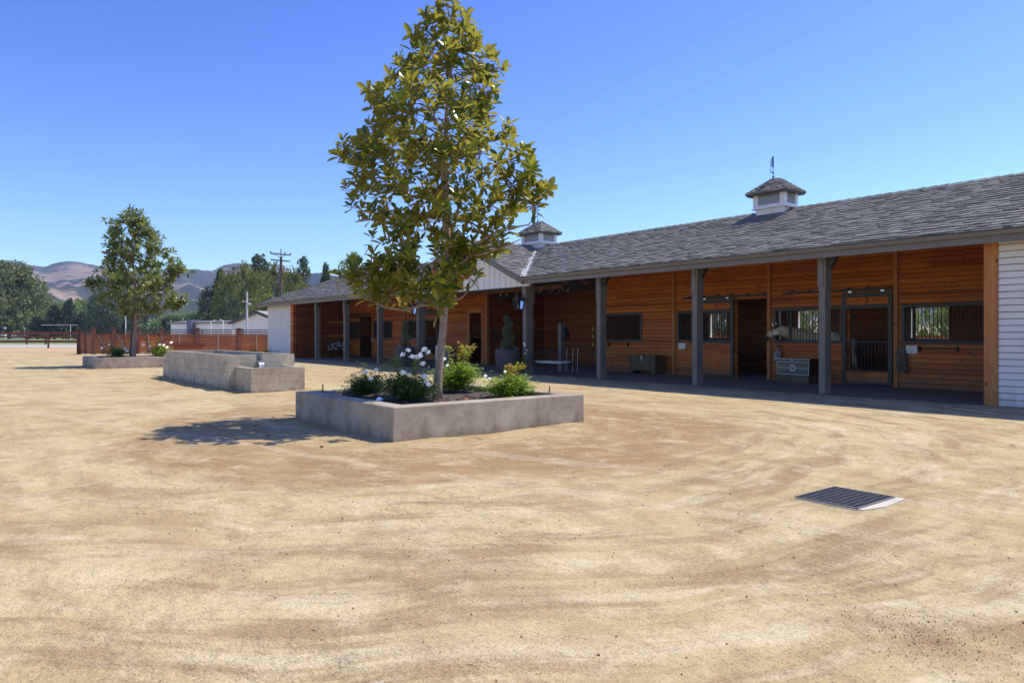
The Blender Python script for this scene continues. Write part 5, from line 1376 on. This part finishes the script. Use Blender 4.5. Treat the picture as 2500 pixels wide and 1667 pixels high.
rose((-11.75,7.80,.39), .52, .58, 4200, 'rose_leaf_light', FL((-.22,-.1,.62,.05),(-.15,-.1,.50,.04),(-.30,-.2,.42,.045)), 'bright green rose bush behind and right of the magnolia trunk', 3, shoots=5)
rose((-10.15,7.85,.39), .52, .37, 4000, 'rose_leaf_light', FL((-.40,0,.36,.035),(-.32,-.1,.32,.03),(-.05,0,.44,.03)), 'yellow green rose bush at the right corner of the foreground planter', 4, shoots=4)
rose((-38.9,6.3,.39), .62, .62, 1100, 'rose_leaf', FL((-.55,-.3,.45,.07),(.55,-.3,.42,.07),(-.2,-.3,.62,.06),(.6,-.2,.32,.07)), 'dark rose bush left of the far magnolia trunk', 5, leaf=.07)
rose((-37.0,7.7,.39), .62, .66, 1200, 'rose_leaf_light', FL((-.5,-.3,.62,.08),(-.2,-.3,.56,.07),(.25,-.3,.62,.09),(.45,-.3,.60,.08),(.55,-.2,.50,.08),(-.55,-.2,.24,.07),(.7,-.1,.72,.08)), 'light green rose bush right of the far magnolia trunk', 6, shoots=5, leaf=.07)
rose((-47.9,16.6,.0), .7, .62, 420, 'rose_leaf', [], 'low dark shrub at the foot of the far white siding', 8, 0, leaf=.08, grp='low shrubs by the far white wall')
rose((-49.6,16.4,.0), .5, .60, 260, 'rose_leaf', [], 'small low shrub at the far corner of the white siding', 9, 0, leaf=.08, grp='low shrubs by the far white wall')
rose((-21.0,17.0,.0), .22, .95, 160, 'rose_leaf', FL((.02,0,1.15,.06),(.05,0,1.08,.05),(.12,0,.9,.04),(.06,0,.78,.04)), 'thin dark plant with a few pale flowers between gable post and bench', 10, 0, leaf=.05, grp=None)
# sprinkler heads, fallen leaves, bark and grit
def sprinkler(x, y, label):
    t = thing('sprinkler', label, 'sprinkler', (x, y, .38), 'drip sprinklers in the foreground planter')
    b = MB(); b.tube([(x,y,.36),(x,y,.56)], .008, 6); b.bar((x,y,.54),(x+.03,y-.02,.62),.016,.016); b.build('riser', M['iron'], t)
    b = MB(); b.tube([(x-.05,y-.02,.36),(x-.04,y-.02,.46),(x-.015,y,.56)], .005, 5); b.build('tube', M['deadleaf'], t)
sprinkler(-12.2, 5.25, 'small black sprinkler riser near the left corner of the foreground planter')
sprinkler(-9.3, 8.1, 'small black sprinkler riser near the right corner of the foreground planter')
rnd = random.Random(5)
b = MB()
for i in range(46):
    x, y = rnd.uniform(-10.6,-9.5), rnd.uniform(5.6,7.3); a = rnd.random()*6.28; b.cr = rnd.random()
    b.leaf((x,y,.395+rnd.random()*.02), (math.cos(a),math.sin(a),rnd.uniform(-.1,.3)), (rnd.gauss(0,.3),rnd.gauss(0,.3),1), rnd.uniform(.06,.13), .05, fold=.3)
kind(b.build('leaf_litter', M['deadleaf']), 'stuff', 'rust brown fallen leaves on the planter soil')
b = MB()
for i in range(2300):   # scattered bark, twigs and grit on the sand
    if i < 900 or i > 1700: x, y = rnd.uniform(-9,1.5), rnd.uniform(1.2,12)
    elif i < 1400: x, y = rnd.gauss(-1.54,.20), rnd.gauss(3.87,.20)
    else: x, y = rnd.uniform(-30,-6), rnd.uniform(1,13)
    if -12.9 < x < -8.6 and 4.6 < y < 8.9: continue
    a = rnd.random()*6.28; L = rnd.uniform(.004,.013)*(2.0 if rnd.random() < .06 else 1)*(.6 if 899 < i < 1400 else 1); w_ = rnd.uniform(.003,.008)*(.5 if 899 < i < 1400 else 1); mi = 1 if rnd.random() < .4 else 0; L *= (1.8 if mi else 1); w_ *= (.5 if mi else 1)
    zz = .030*mnoise.noise((x*.55, y*.55, 3)) + .016*mnoise.noise((x*1.9, y*1.9, 8)) - .008
    b.bar((x-math.cos(a)*L/2,y-math.sin(a)*L/2,zz+.002),(x+math.cos(a)*L/2,y+math.sin(a)*L/2,zz+.004+rnd.random()*.004), w_, w_*.7, mi)
kind(b.build('ground_debris', [m_simple('bark_bits', (.19,.09,.045,1), .9, .5, 3), m_simple('straw', (.62,.50,.28,1), .8, .3, 3)]), 'stuff', 'bits of bark and grit scattered on the sand')
dp = [(-11.9,3.95,'inside the tree shadow'),(-12.9,4.6,'at the left end of the tree shadow'),(-13.3,5.9,'left of the foreground planter'),(-10.6,3.7,'just in front of the tree shadow'),(-9.1,3.9,'near the front corner of the foreground planter'),(-14.2,6.6,'farthest left of the foreground planter')]
for i, (x, y, wh) in enumerate(dp):
    b = MB(); b.smooth = True; s_ = rnd.uniform(.018,.03)
    b.lathe([(.005,0),(s_*.8,s_*.2),(s_,s_*.6),(s_*.6,s_*1.0),(.004,s_*1.1)], (x,y,-.005), 8)
    b.tube([(x-.04,y,.012),(x+.01,y+.02,.012)], .007, 5)
    tag(b.build('seed_pod', M['deadleaf']), 'dark fallen seed pod on the sand ' + wh, 'seed pod', 'fallen seed pods on the sand')

# ================================================================== FENCES
def board_fence():
    t = thing('pen_fence', 'solid brown board fence with thick posts and dark top rails beside the barn', 'fence', (-62, 14, 0))
    px = [(193,864),(228,865),(277,864.5),(335,864),(394,863),(481,862),(583,861),(668,860)]
    P = [at(x, y, F_PX*CAMH/(y-HZ)) for x, y in px]; P = [Vector((p.x, p.y, 0)) for p in P]
    for p in P:
        b = MB(); d = .145; b.box(p.x-d, p.x+d, p.y-d, p.y+d, 0, 2.0); b.box(p.x-d-.03, p.x+d+.03, p.y-d-.03, p.y+d+.03, 2.0, 2.05); b.build('post', M['fence_post'], t)
    for i, (a, c) in enumerate(zip(P[:-1], P[1:])):
        d = (c-a).normalized(); nrm = Vector((d.y, -d.x, 0)); 
        if nrm.dot(Vector((0,0,0))-a) < 0: nrm = -nrm
        b = MB()
        for k in range(10): z = .05+.148*k; b.bar(a+d*.17+Z3*(z+.07), c-d*.17+Z3*(z+.07), .05, .142)
        b.build('board_panel', M['fence'], t)
        b = MB()
        b.bar(a+d*.17+Z3*1.60, c-d*.17+Z3*1.60, .12, .07); b.build('top_rail', M['fence_post'], t)
        for z in (1.74, 1.90): b = MB(); b.bar(a+d*.17+Z3*z, c-d*.17+Z3*z, .05, .07); b.build('dark_rail', M['fence_dark'], t)
        m = a.lerp(c, .5)+nrm*.06; b = MB(); b.bar(m+Z3*.02, m+Z3*1.52+d*(-.12 if i < 4 else 0), .09, .05); b.build('stud', M['bark'] if i > 2 else M['fence_post'], t)
        if 0 < i < 4:
            b = MB(); b.bar(a+d*.25+nrm*.2+Z3*1.5, a+d*1.1+nrm*.9+Z3*.0, .10, .06); b.build('brace', M['fence_dark'], t)
    return t
board_fence()
def rail_fence(ya, x0, x1, posts, rails, label):
    D = F_PX*CAMH/(ya-HZ); g = lambda x: Vector((at(x,ya,D).x, at(x,ya,D).y, 0))
    t = thing('rail_fence', label, 'fence', g(x0), 'brown rail fences across the paddock')
    for z, h in rails:
        b = MB(); b.bar(g(x0)+Z3*z, g(x1)+Z3*z, .06, h); b.build('rail', M['fence_post'], t)
    for x in posts:
        p = g(x)+Vector((.06,-.05,0)); b = MB(); d = .085*D/79; b.box(p.x-d, p.x+d, p.y-d, p.y+d, 0, rails[0][0]+.1); b.build('post', M['fence_post'], t)
rail_fence(850, -260, 190, [-250,-130,0-6,119], [(1.70,.26),(1.27,.18),(.74,.24)], 'nearer brown three rail fence running left from the board fence')
rail_fence(841, -500, 189, [-480,-370,-250,-130,-60,66,112], [(1.70,.34),(1.18,.24),(.50,.30)], 'farther brown rail fence in front of the green paddock')
# wooden box by the pen
t = thing('wooden_box', 'brown wooden planter box in front of the board fence', 'box', (-53.3, 13.0, 0))
b = MB(); ring_box(b, -54.0, -52.9, 12.0, 14.0, 0, .84, .08); b.build('boards', M['fence'], t)
b = MB(); b.box(-52.9,-52.84,11.95,14.05,.84,.90); b.box(-54.06,-54.0,11.95,14.05,.84,.90); b.box(-54.0,-52.9,11.94,12.0,.84,.90); b.box(-54.0,-52.9,14.0,14.06,.84,.90); b.build('cap', M['fence_post'], t)
# barn's back yard seen through the stall windows
t = thing('back_fence', 'brown board rail behind the barn seen through the stall windows', 'fence', (-18, 29, 0))
for z in (.5, 1.35): b = MB(); b.box(-46,-4,28.9,28.96,z-.15,z+.12); b.build('rail', M['fence'], t)
for x in range(-45,-4,4): b = MB(); b.box(x-.08,x+.08,28.97,29.12,0,1.6); b.build('post', M['fence_post'], t)

# ================================================================== FAR BUILDINGS AND POLES
def house(A, B, depthm, zw, zr, label, over=.35, gable_front=False, name='house', wall='whitetrim', wins=(), col=None):
    """A, B: ground points of the wall that faces the camera"""
    d = (B-A); L = d.length; d.normalize(); n = Vector((-d.y, d.x, 0)); 
    if n.dot(A) < 0: n = -n
    t = thing(name, label, 'house', A)
    Q = lambda u, v, z: A + d*u + n*v + Z3*z
    b = MB()
    b.hexa([Q(0,0,0),Q(L,0,0),Q(L,depthm,0),Q(0,depthm,0),Q(0,0,zw),Q(L,0,zw),Q(L,depthm,zw),Q(0,depthm,zw)])
    if gable_front: b.slab([Q(0,.0,zw),Q(L,.0,zw),Q(L/2,.0,zr-.1)], -n, .1)
    else: b.slab([Q(L,0,zw),Q(L,depthm,zw),Q(L,depthm/2,zr-.1)], d, .1); b.slab([Q(0,0,zw),Q(0,depthm,zw),Q(0,depthm/2,zr-.1)], -d, .1)
    b.build('wall', M[wall], t)
    b = MB(); o = over
    if gable_front:
        for s0, s1 in ((-o, L/2), (L+o, L/2)):
            k = (zr-zw)/(L/2); zlo = zw-k*o+.05
            b.hexa([Q(s0,-o,zlo),Q(s1,-o,zr),Q(s1,depthm+o,zr),Q(s0,depthm+o,zlo),Q(s0,-o,zlo+.22),Q(s1,-o,zr+.22),Q(s1,depthm+o,zr+.22),Q(s0,depthm+o,zlo+.22)])
    else:
        for s0, s1 in ((-o, depthm/2), (depthm+o, depthm/2)):
            k = (zr-zw)/(depthm/2); zlo = zw-k*o+.05
            b.hexa([Q(-o,s0,zlo),Q(-o,s1,zr),Q(L+o,s1,zr),Q(L+o,s0,zlo),Q(-o,s0,zlo+.18),Q(-o,s1,zr+.18),Q(L+o,s1,zr+.18),Q(L+o,s0,zlo+.18)])
    b.build('roof', M['grey'] if col is None else col, t)
    for (u0, u1, z0, z1) in wins:
        b = MB(); b.hexa([Q(u0,-.06,z0),Q(u1,-.06,z0),Q(u1,-.01,z0),Q(u0,-.01,z0),Q(u0,-.06,z1),Q(u1,-.06,z1),Q(u1,-.01,z1),Q(u0,-.01,z1)]); w_ = b.build('window_frame', M['dark'], t)
        b = MB(); m = .10; b.hexa([Q(u0+m,-.08,z0+m),Q(u1-m,-.08,z0+m),Q(u1-m,-.062,z0+m),Q(u0+m,-.062,z0+m),Q(u0+m,-.08,z1-m),Q(u1-m,-.08,z1-m),Q(u1-m,-.062,z1-m),Q(u0+m,-.062,z1-m)]); b.build('pane', M['whitetrim'], w_)
    return t, Q, L
g0 = lambda x, D: Vector((at(x,0,D).x, at(x,0,D).y, 0))
paleroof = m_simple('pale_shingle', (.34,.33,.33,1), .9, .2, 2)
H1, Q, L = house(g0(417,98), g0(566,92), 5, 2.95, 3.25, 'low white house with dark roof line and dark trims behind the fence', wins=((3.0,4.4,.6,2.2),(5.6,6.6,.6,2.2),(5.3,6.4,.6,2.2)))
b = MB(); b.hexa([Q(4.3,-.7,0),Q(5.2,-.7,0),Q(5.2,.5,0),Q(4.3,.5,0),Q(4.3,-.7,3.5),Q(5.2,-.7,3.5),Q(5.2,.5,3.5),Q(4.3,.5,3.5)]); b.build('chimney', m_simple('slate_blue', (.13,.14,.20,1), .7), H1)
H2, Q, L = house(g0(574,88), g0(690,84), 9, 2.9, 4.15, 'white board sided house with pale gabled roof beside the barn', gable_front=True, over=.5, col=paleroof, wins=((.3,1.4,.9,2.2),))
b = MB(); k = (4.15-2.9)/(L/2)
for s0, s1 in ((-.5, L/2), (L+.5, L/2)):
    zl = 2.9-k*.5; b.bar(Q(s0,-.55,zl+.12), Q(s1,-.55,4.15+.12), .08, .34)
b.build('bargeboard', M['dark'], H2)
b = MB(); b.tube([Q(L*.33,3,3.6), Q(L*.33,3,5.6)], .06, 8); b.build('vent_pipe', M['whitetrim'], H2)
house(g0(-60,300), g0(12,300), 10, 3.2, 4.6, 'distant pale farm building partly behind the big oak', col=paleroof, name='farm_building')
house(g0(26,290), g0(64,290), 10, 1.4, 2.6, 'distant low building with pinkish roof right of the big oak trunk', col=m_simple('pink_roof', (.35,.24,.22,1), .9), name='farm_building')
def canopy(x, ytop, w, D, label):
    c = at(x, ytop, D); t = thing('garden_canopy', label, 'canopy', (c.x, c.y, 0), 'pale canopies by the conifers'); r = w*D/F_PX/2
    b = MB(); b.lathe([(r,0),(r,.1),(.1,r*.35)], (c.x,c.y,c.z-r*.35), 8); b.build('top', M['cushion'], t)
    b = MB(); b.tube([(c.x,c.y,0),(c.x,c.y,c.z-r*.3)], .15, 6); b.build('pole', M['whitetrim'], t)
canopy(69, 783, 17, 250, 'upper pale canopy between the oak and the conifers'); canopy(60, 799, 18, 245, 'lower pale canopy between the oak and the conifers')
# utility pole
up = at(686,607,76); t = thing('utility_pole', 'wooden utility pole with two crossarms and two grey transformers behind the barn', 'pole', (up.x, up.y, 0))
d = (R3*.95+F3*.3).normalized(); top = up.z; c = Vector((up.x,up.y,0))
b = MB(); b.tube([c, c+Z3*(top-.9)], [.19,.13], 10); b.tube([c+Z3*(top-.9), c+Z3*top], .05, 6); b.build('pole', M['bark_dark'], t)
for z, w_ in ((top-.62,1.03),(top-1.28,.98)):
    b = MB(); b.bar(c-d*w_+Z3*(z+.06)-F3*.14, c+d*w_+Z3*(z-.06)-F3*.14, .10, .12); b.build('crossarm', M['bark_dark'], t)
b = MB()
for s in (-1,1): b.bar(c+d*(.55*s)+Z3*(top-.66)-F3*.16, c+Z3*(top-.98)-F3*.16, .04, .05)
b.build('brace', M['bark_dark'], t)
for s, z in ((-1.0,top-.52),(.45,top-.56),(1.0,top-.60)):
    b = MB(); p = c+d*s-F3*.14; b.lathe([(.03,0),(.10,.05),(.10,.11),(.05,.17)], (p.x,p.y,z), 8); b.build('insulator', M['iron'], t)
for s in (-.42,.42):
    b = MB(); p = c+d*(s*.82); b.lathe([(.13,0),(.16,.04),(.16,.55),(.10,.62)], (p.x,p.y,top-2.45), 12); b.bar(p+Z3*(top-2.1), c+Z3*(top-2.1), .05,.05); b.build('transformer', m_simple('transformer_grey', (.42,.43,.45,1), .5), t)
# floodlight pole
lp = at(603,713,72); t = thing('floodlight_pole', 'short grey timber pole with two floodlights behind the fence', 'pole', (lp.x, lp.y, 0)); c = Vector((lp.x,lp.y,0))
b = MB(); b.tube([c, c+Z3*lp.z], [.12,.10], 8); b.build('pole', M['louvre'], t)
for s, z in ((-.32,-.95),(.22,-1.2)):
    b = MB(); p = c+R3*s+Z3*(lp.z+z); b.lathe([(.05,-.08),(.17,-.05),(.15,.06),(.05,.10)], p, 10); b.bar(p, c+Z3*(lp.z+z), .03,.03); b.build('floodlight', M['cushion'], t)
for x, y, D, lab in ((307,771,110,'white street lamp behind the far left magnolia'),(515,785,84,'white yard lamp in front of the low white house'),(545,783,84,'white yard lamp right of the slate chimney')):
    q = at(x, y, D); t = thing('yard_lamp', lab, 'lamp post', (q.x,q.y,0), 'white lamp posts beyond the fence'); c = Vector((q.x,q.y,0))
    b = MB(); b.tube([c, c+Z3*q.z], .07, 8); b.build('post', M['whitetrim'], t)
    b = MB(); b.bar(c+Z3*q.z, c+Z3*(q.z+.18)+R3*(.5 if x != 545 else -.4), .12, .06); b.build('head', M['whitetrim'], t)
q = at(172,793,200); t = thing('arena_net', 'thin white rail and post before the dark conifers', 'net', (q.x,q.y,0)); c = Vector((q.x,q.y,0))
b = MB(); b.tube([c, c+Z3*q.z], .10, 6); b.build('post', M['whitetrim'], t); b = MB(); b.tube([g0(100,200)+Z3*4.2, c+Z3*q.z, g0(190,200)+Z3*4.2], .06, 5); b.build('rope', M['whitetrim'], t)
# wires
def wire(a, c, sag, r, label, name='power_line'):
    pts = []
    for k in range(41):
        u = k/40; p = Vector(a).lerp(Vector(c), u); p.z -= 4*sag*u*(1-u); pts.append(p)
    b = MB(); b.tube(pts, r, 4); tag(b.build(name, M['iron']), label, 'cable', 'overhead cables')
wire(at(664,622,76), at(2480,-370,20), 1.2, .0028, 'overhead wire crossing the sky, lower of the close pair')
wire(at(686,610,76), at(2440,-370,20), 1.2, .0018, 'overhead wire crossing the sky, upper of the close pair')
wire(at(710,627,76), at(2700,-290,20), 1.2, .0026, 'overhead wire crossing the sky farthest right')
wire(at(686,660,75.8), at(640,748,55), .9, .022, 'pale cable drooping from the pole to the barn roof corner')
wire(at(604,722,72), at(632,746,58), .25, .018, 'thin cable from the floodlight pole to the barn roof corner')

# ================================================================== BACKGROUND TREES
def crown(kindn, seed, n_cl, per, fs):
    rnd = random.Random(seed); b = MB(); cl = []
    for i in range(n_cl):
        if kindn == 'broad':
            z = .30+.68*rnd.random()**.8; env = math.sqrt(max(.02, 1-((z-.58)/.42)**2))*.50 if z > .58 else .50*(.72+.28*(z-.3)/.28)
            a = rnd.random()*2*PI; r = env*rnd.random()**.45*rnd.uniform(.75,1.0); cl.append((r*math.cos(a), r*math.sin(a), z*.95, rnd.uniform(.055,.10)))
        elif kindn == 'oak':
            z = .10+.88*rnd.random(); env = .5*math.sin(PI*min(1,(.18+.80*z)))**.6; a = rnd.random()*2*PI; r = env*rnd.random()**.45; cl.append((r*math.cos(a), r*math.sin(a), z*.96, rnd.uniform(.05,.09)))
        elif kindn == 'cone':
            z = .08+.9*rnd.random(); env = .30*(1-z)**.85+.02; a = rnd.random()*2*PI; r = env*rnd.random()**.35; cl.append((r*math.cos(a), r*math.sin(a), z, .035+.035*(1-z)))
        elif kindn == 'column':
            z = .12+.86*rnd.random(); env = .16*math.sin(PI*min(1,(z*.9+.1)))**.45; a = rnd.random()*2*PI; r = env*rnd.random()**.4; cl.append((r*math.cos(a), r*math.sin(a), z, .045))
        else:  # bush
            z = .08+.80*rnd.random(); env = .62*math.sqrt(max(.03, 1-z*z)); a = rnd.random()*2*PI; r = env*rnd.random()**.4; cl.append((r*math.cos(a), r*math.sin(a), z, rnd.uniform(.08,.16)))
    for (x, y, z, r) in cl:
        tone = rnd.random()
        for k in range(per):
            d = Vector((rnd.gauss(0,1), rnd.gauss(0,1), rnd.gauss(.15,.85))).normalized(); p = Vector((x,y,z))+d*r*rnd.random()**.3
            if kindn == 'cone': p.z -= .25*math.hypot(d.x,d.y)*r
            b.cr = min(.999, max(0, .5*tone+.5*rnd.random())); L = fs*rnd.uniform(.6,1.3)
            b.leaf(p, (d+Vector((rnd.gauss(0,.5),rnd.gauss(0,.5),rnd.gauss(-.1,.4)))).normalized(), (rnd.gauss(0,1),rnd.gauss(0,1),rnd.gauss(.5,1)), L, L*.6, simple=True)
    return b, cl
def treemesh(kindn, seed, n_cl, per, fs, mat):
    b, cl = crown(kindn, seed, n_cl, per, fs); me = b.mesh('crown', M[mat])
    t = MB(); rnd = random.Random(seed)
    t.tube([(0,0,0),(.005,.0,.2),(0,.006,.45),(0,0,.8 if kindn != 'bush' else .4)], [.026,.020,.015,.004] if kindn != 'bush' else [.03,.02,.01,.004], 8)
    for c in cl[::max(1, len(cl)//12)]:
        z0_ = max(.12, c[2]-.25)*.8; t.tube([(0,0,z0_),(c[0]*.5,c[1]*.5,(z0_+c[2])/2+.01),(c[0],c[1],c[2])], [.010,.006,.002], 5)
    tm = t.mesh('trunk', M['bark_dark']); return me, tm
TM = {}
for kn, sds in (('broad',(1,2)),):
    pass
def TMX(key, *a):
    if key not in TM: TM[key] = treemesh(*a)
    return TM[key]
def bgtree(key, x, ytop, wpx, D, label, grp, cat='tree', name='tree', rot=0, hmul=1.0):
    me, tm = TM[key]; c = g0(x, D); H = (CAMH+(HZ-ytop)/F_PX*D); w0 = {'b':1.0,'c':.62,'o':.34,'u':1.3}[key[0]]
    W_ = wpx*D/F_PX
    t = thing(name, label, cat, c, grp, rz=rot)
    for nm, m in (('crown', me), ('trunk', tm)):
        o = bpy.data.objects.new(nm, m); COL.objects.link(o); o.parent = t; o.scale = (W_/w0, W_/w0, H)
    return t
TMX('boak','oak',31,170,60,.045,'oak_green'); TMX('bwil','oak',32,110,54,.05,'willow'); TMX('bwil2','oak',36,110,54,.05,'willow')
TMX('beuc','oak',33,110,56,.045,'euca'); TMX('beuc2','oak',37,100,56,.048,'euca'); TMX('beud','oak',34,90,50,.045,'euca_dark')
TMX('cone','cone',35,150,34,.045,'conifer'); TMX('cone2','cone',38,120,34,.05,'euca_dark'); TMX('oeuc','column',39,90,44,.035,'euca_dark')
TMX('uoli','bush',40,60,50,.10,'olive'); TMX('udark','bush',41,60,50,.09,'conifer'); TMX('ugreen','bush',42,60,60,.06,'willow')
bgtree('boak', 22, 638, 175, 250, 'huge spreading dark oak at the far left edge', None, 'tree', 'oak_tree')
G1 = 'trees beyond the paddock'
Wl = ['leftmost light green tree behind the big oak', 'light green tree behind the paddock, second from the left', 'light green tree right of the tallest dark conifer', 'light green tree between two dark conifers', 'light green tree just left of the far magnolia', 'pale green tree seen below the far magnolia crown']
for i, (x, y, w_, k) in enumerate(((108,728,95,'bwil'),(140,736,62,'bwil2'),(196,730,64,'bwil'),(222,738,50,'bwil2'),(262,770,60,'bwil'),(300,752,80,'bwil2'))):
    bgtree(k, x, y, w_, 300, Wl[i], G1, 'tree', 'willow_tree', rot=i*1.3)
Cl = ['small dark conifer right of the canopies', 'dark conifer with a broad base, second from the left', 'tallest dark conifer in the middle of the row', 'short dark conifer right of the tallest one', 'dark bluish conifer at the left edge of the far magnolia', 'small dark conifer under the far magnolia crown', 'low dark conifer at the foot of the row']
for i, (x, y, w_, k) in enumerate(((92,772,66,'cone'),(133,745,70,'cone'),(169,731,62,'cone2'),(201,762,50,'cone'),(240,744,62,'cone2'),(276,765,50,'cone'),(186,782,60,'cone2'))):
    bgtree(k, x, y, w_, 235, Cl[i], G1, 'conifer', 'conifer_tree', rot=i*.9)
for i, (x, y, w_, k, lab) in enumerate(((238,716,66,'beud','grey green gum tree at the left of the far magnolia'),(300,712,95,'beud','grey green gum tree behind the far magnolia trunk'),(355,742,80,'beud','grey green gum tree right of the far magnolia trunk'),(330,770,80,'beud','low grey green tree under the far magnolia'))):
    bgtree(k, x, y, w_, 220, lab, G1, 'tree', 'gum_tree', rot=i*2.1)
Ol = ['first','second','third','fourth','fifth','sixth','seventh']
for i, (x, y, w_) in enumerate(((378,778,80),(408,768,70),(432,764,66),(458,762,70),(484,760,66),(505,768,60),(350,792,60))):
    bgtree('uoli', x, y, w_, 190, f'olive green bush on the slope, {Ol[i]} from the left magnolia' if i < 6 else 'olive green bush directly below the left magnolia', 'olive bushes on the slope', 'bush', 'olive_bush', rot=i*1.7)
G2 = 'tall trees behind the house and pole'
for i, (x, y, w_, k, D, lab) in enumerate((
    (508,700,62,'beud',135,'dark leaning tree at the left end of the tall grove'),
    (536,662,64,'cone2',135,'dark pointed tree near the left end of the tall grove'),
    (552,660,70,'beuc',128,'yellow green tree left in the tall grove'),
    (592,640,96,'beuc2',132,'bronze topped tree in the tall grove left of the pointed conifer'),
    (634,622,58,'oeuc',140,'pointed dark conifer rising above the grove left of the utility pole'),
    (625,660,90,'beuc',120,'bright green tree behind the floodlight pole'),
    (678,640,92,'beuc2',128,'round olive tree directly behind the utility pole'),
    (712,656,80,'beuc',125,'rounded green tree right of the utility pole'),
    (742,628,40,'oeuc',130,'tall narrow dark column tree right of the utility pole'),
    (560,720,80,'beud',112,'low dark tree behind the small white house'),
    (650,715,110,'beuc2',108,'low olive tree behind the white board sided house'),
    (795,648,62,'cone2',120,'pyramid shaped dark tree above the left barn roof'),
    (862,618,90,'bwil',120,'pale green round tree above the left barn roof, behind the magnolia'),
    (735,690,60,'beuc',112,'low green tree at the barn roof edge'),
    (700,716,60,'uoli',100,'pale grey bush at the barn roof edge'))):
    bgtree(k, x, y, w_, D, lab, G2, 'tree', 'grove_tree', rot=i*1.1)
for i, (x, y, h) in enumerate(((-9.5,32,4.2),(-12.2,33.5,5),(-15.5,32,4.2),(-19,34,5),(-23,33,4.5),(-27.5,34,5),(-32,34,5),(-38,34,5))):
    me, tm = TM['ugreen' if i % 2 else 'uoli']
    t = thing('back_bush', ['leafy bush behind the barn seen through the nearest window', 'green bush behind the barn seen left in the nearest window', 'bush behind the barn beyond the horse stall', 'green bush behind the barn seen through door 3', 'bush behind the barn seen through the window of door 3', 'green bush behind the barn beyond the aisle', 'bush behind the barn beyond the left doorway', 'green bush behind the barn beyond the far left stalls'][i], 'bush', (x,y,0), 'bushes behind the barn', rz=i)
    for nm, m in (('crown', me), ('stems', tm)):
        o = bpy.data.objects.new(nm, m); COL.objects.link(o); o.parent = t; o.scale = (h*.55, h*.55, h)
b = MB(); b.box(-13.05,-12.9,27.6,27.75,0,3.2); tag(b.build('white_post', M['whitetrim']), 'white post outside the back windows', 'post')

# ================================================================== AIR
def haze():
    m = bpy.data.materials.new('haze_air'); m.use_nodes = True; nt = m.node_tree; nt.nodes.clear()
    v = nt.nodes.new('ShaderNodeVolumePrincipled'); o = nt.nodes.new('ShaderNodeOutputMaterial'); nt.links.new(v.outputs[0], o.inputs['Volume'])
    v.inputs['Color'].default_value = (.55,.66,.95,1); v.inputs['Density'].default_value = HAZE; v.inputs['Anisotropy'].default_value = .25
    b = MB(); b.box(-3000, 900, -1400, 2900, -8, 300); o = b.build('haze', m); kind(o, 'stuff', 'thin blue haze in the air'); return o
HAZE = 0.00017
haze()
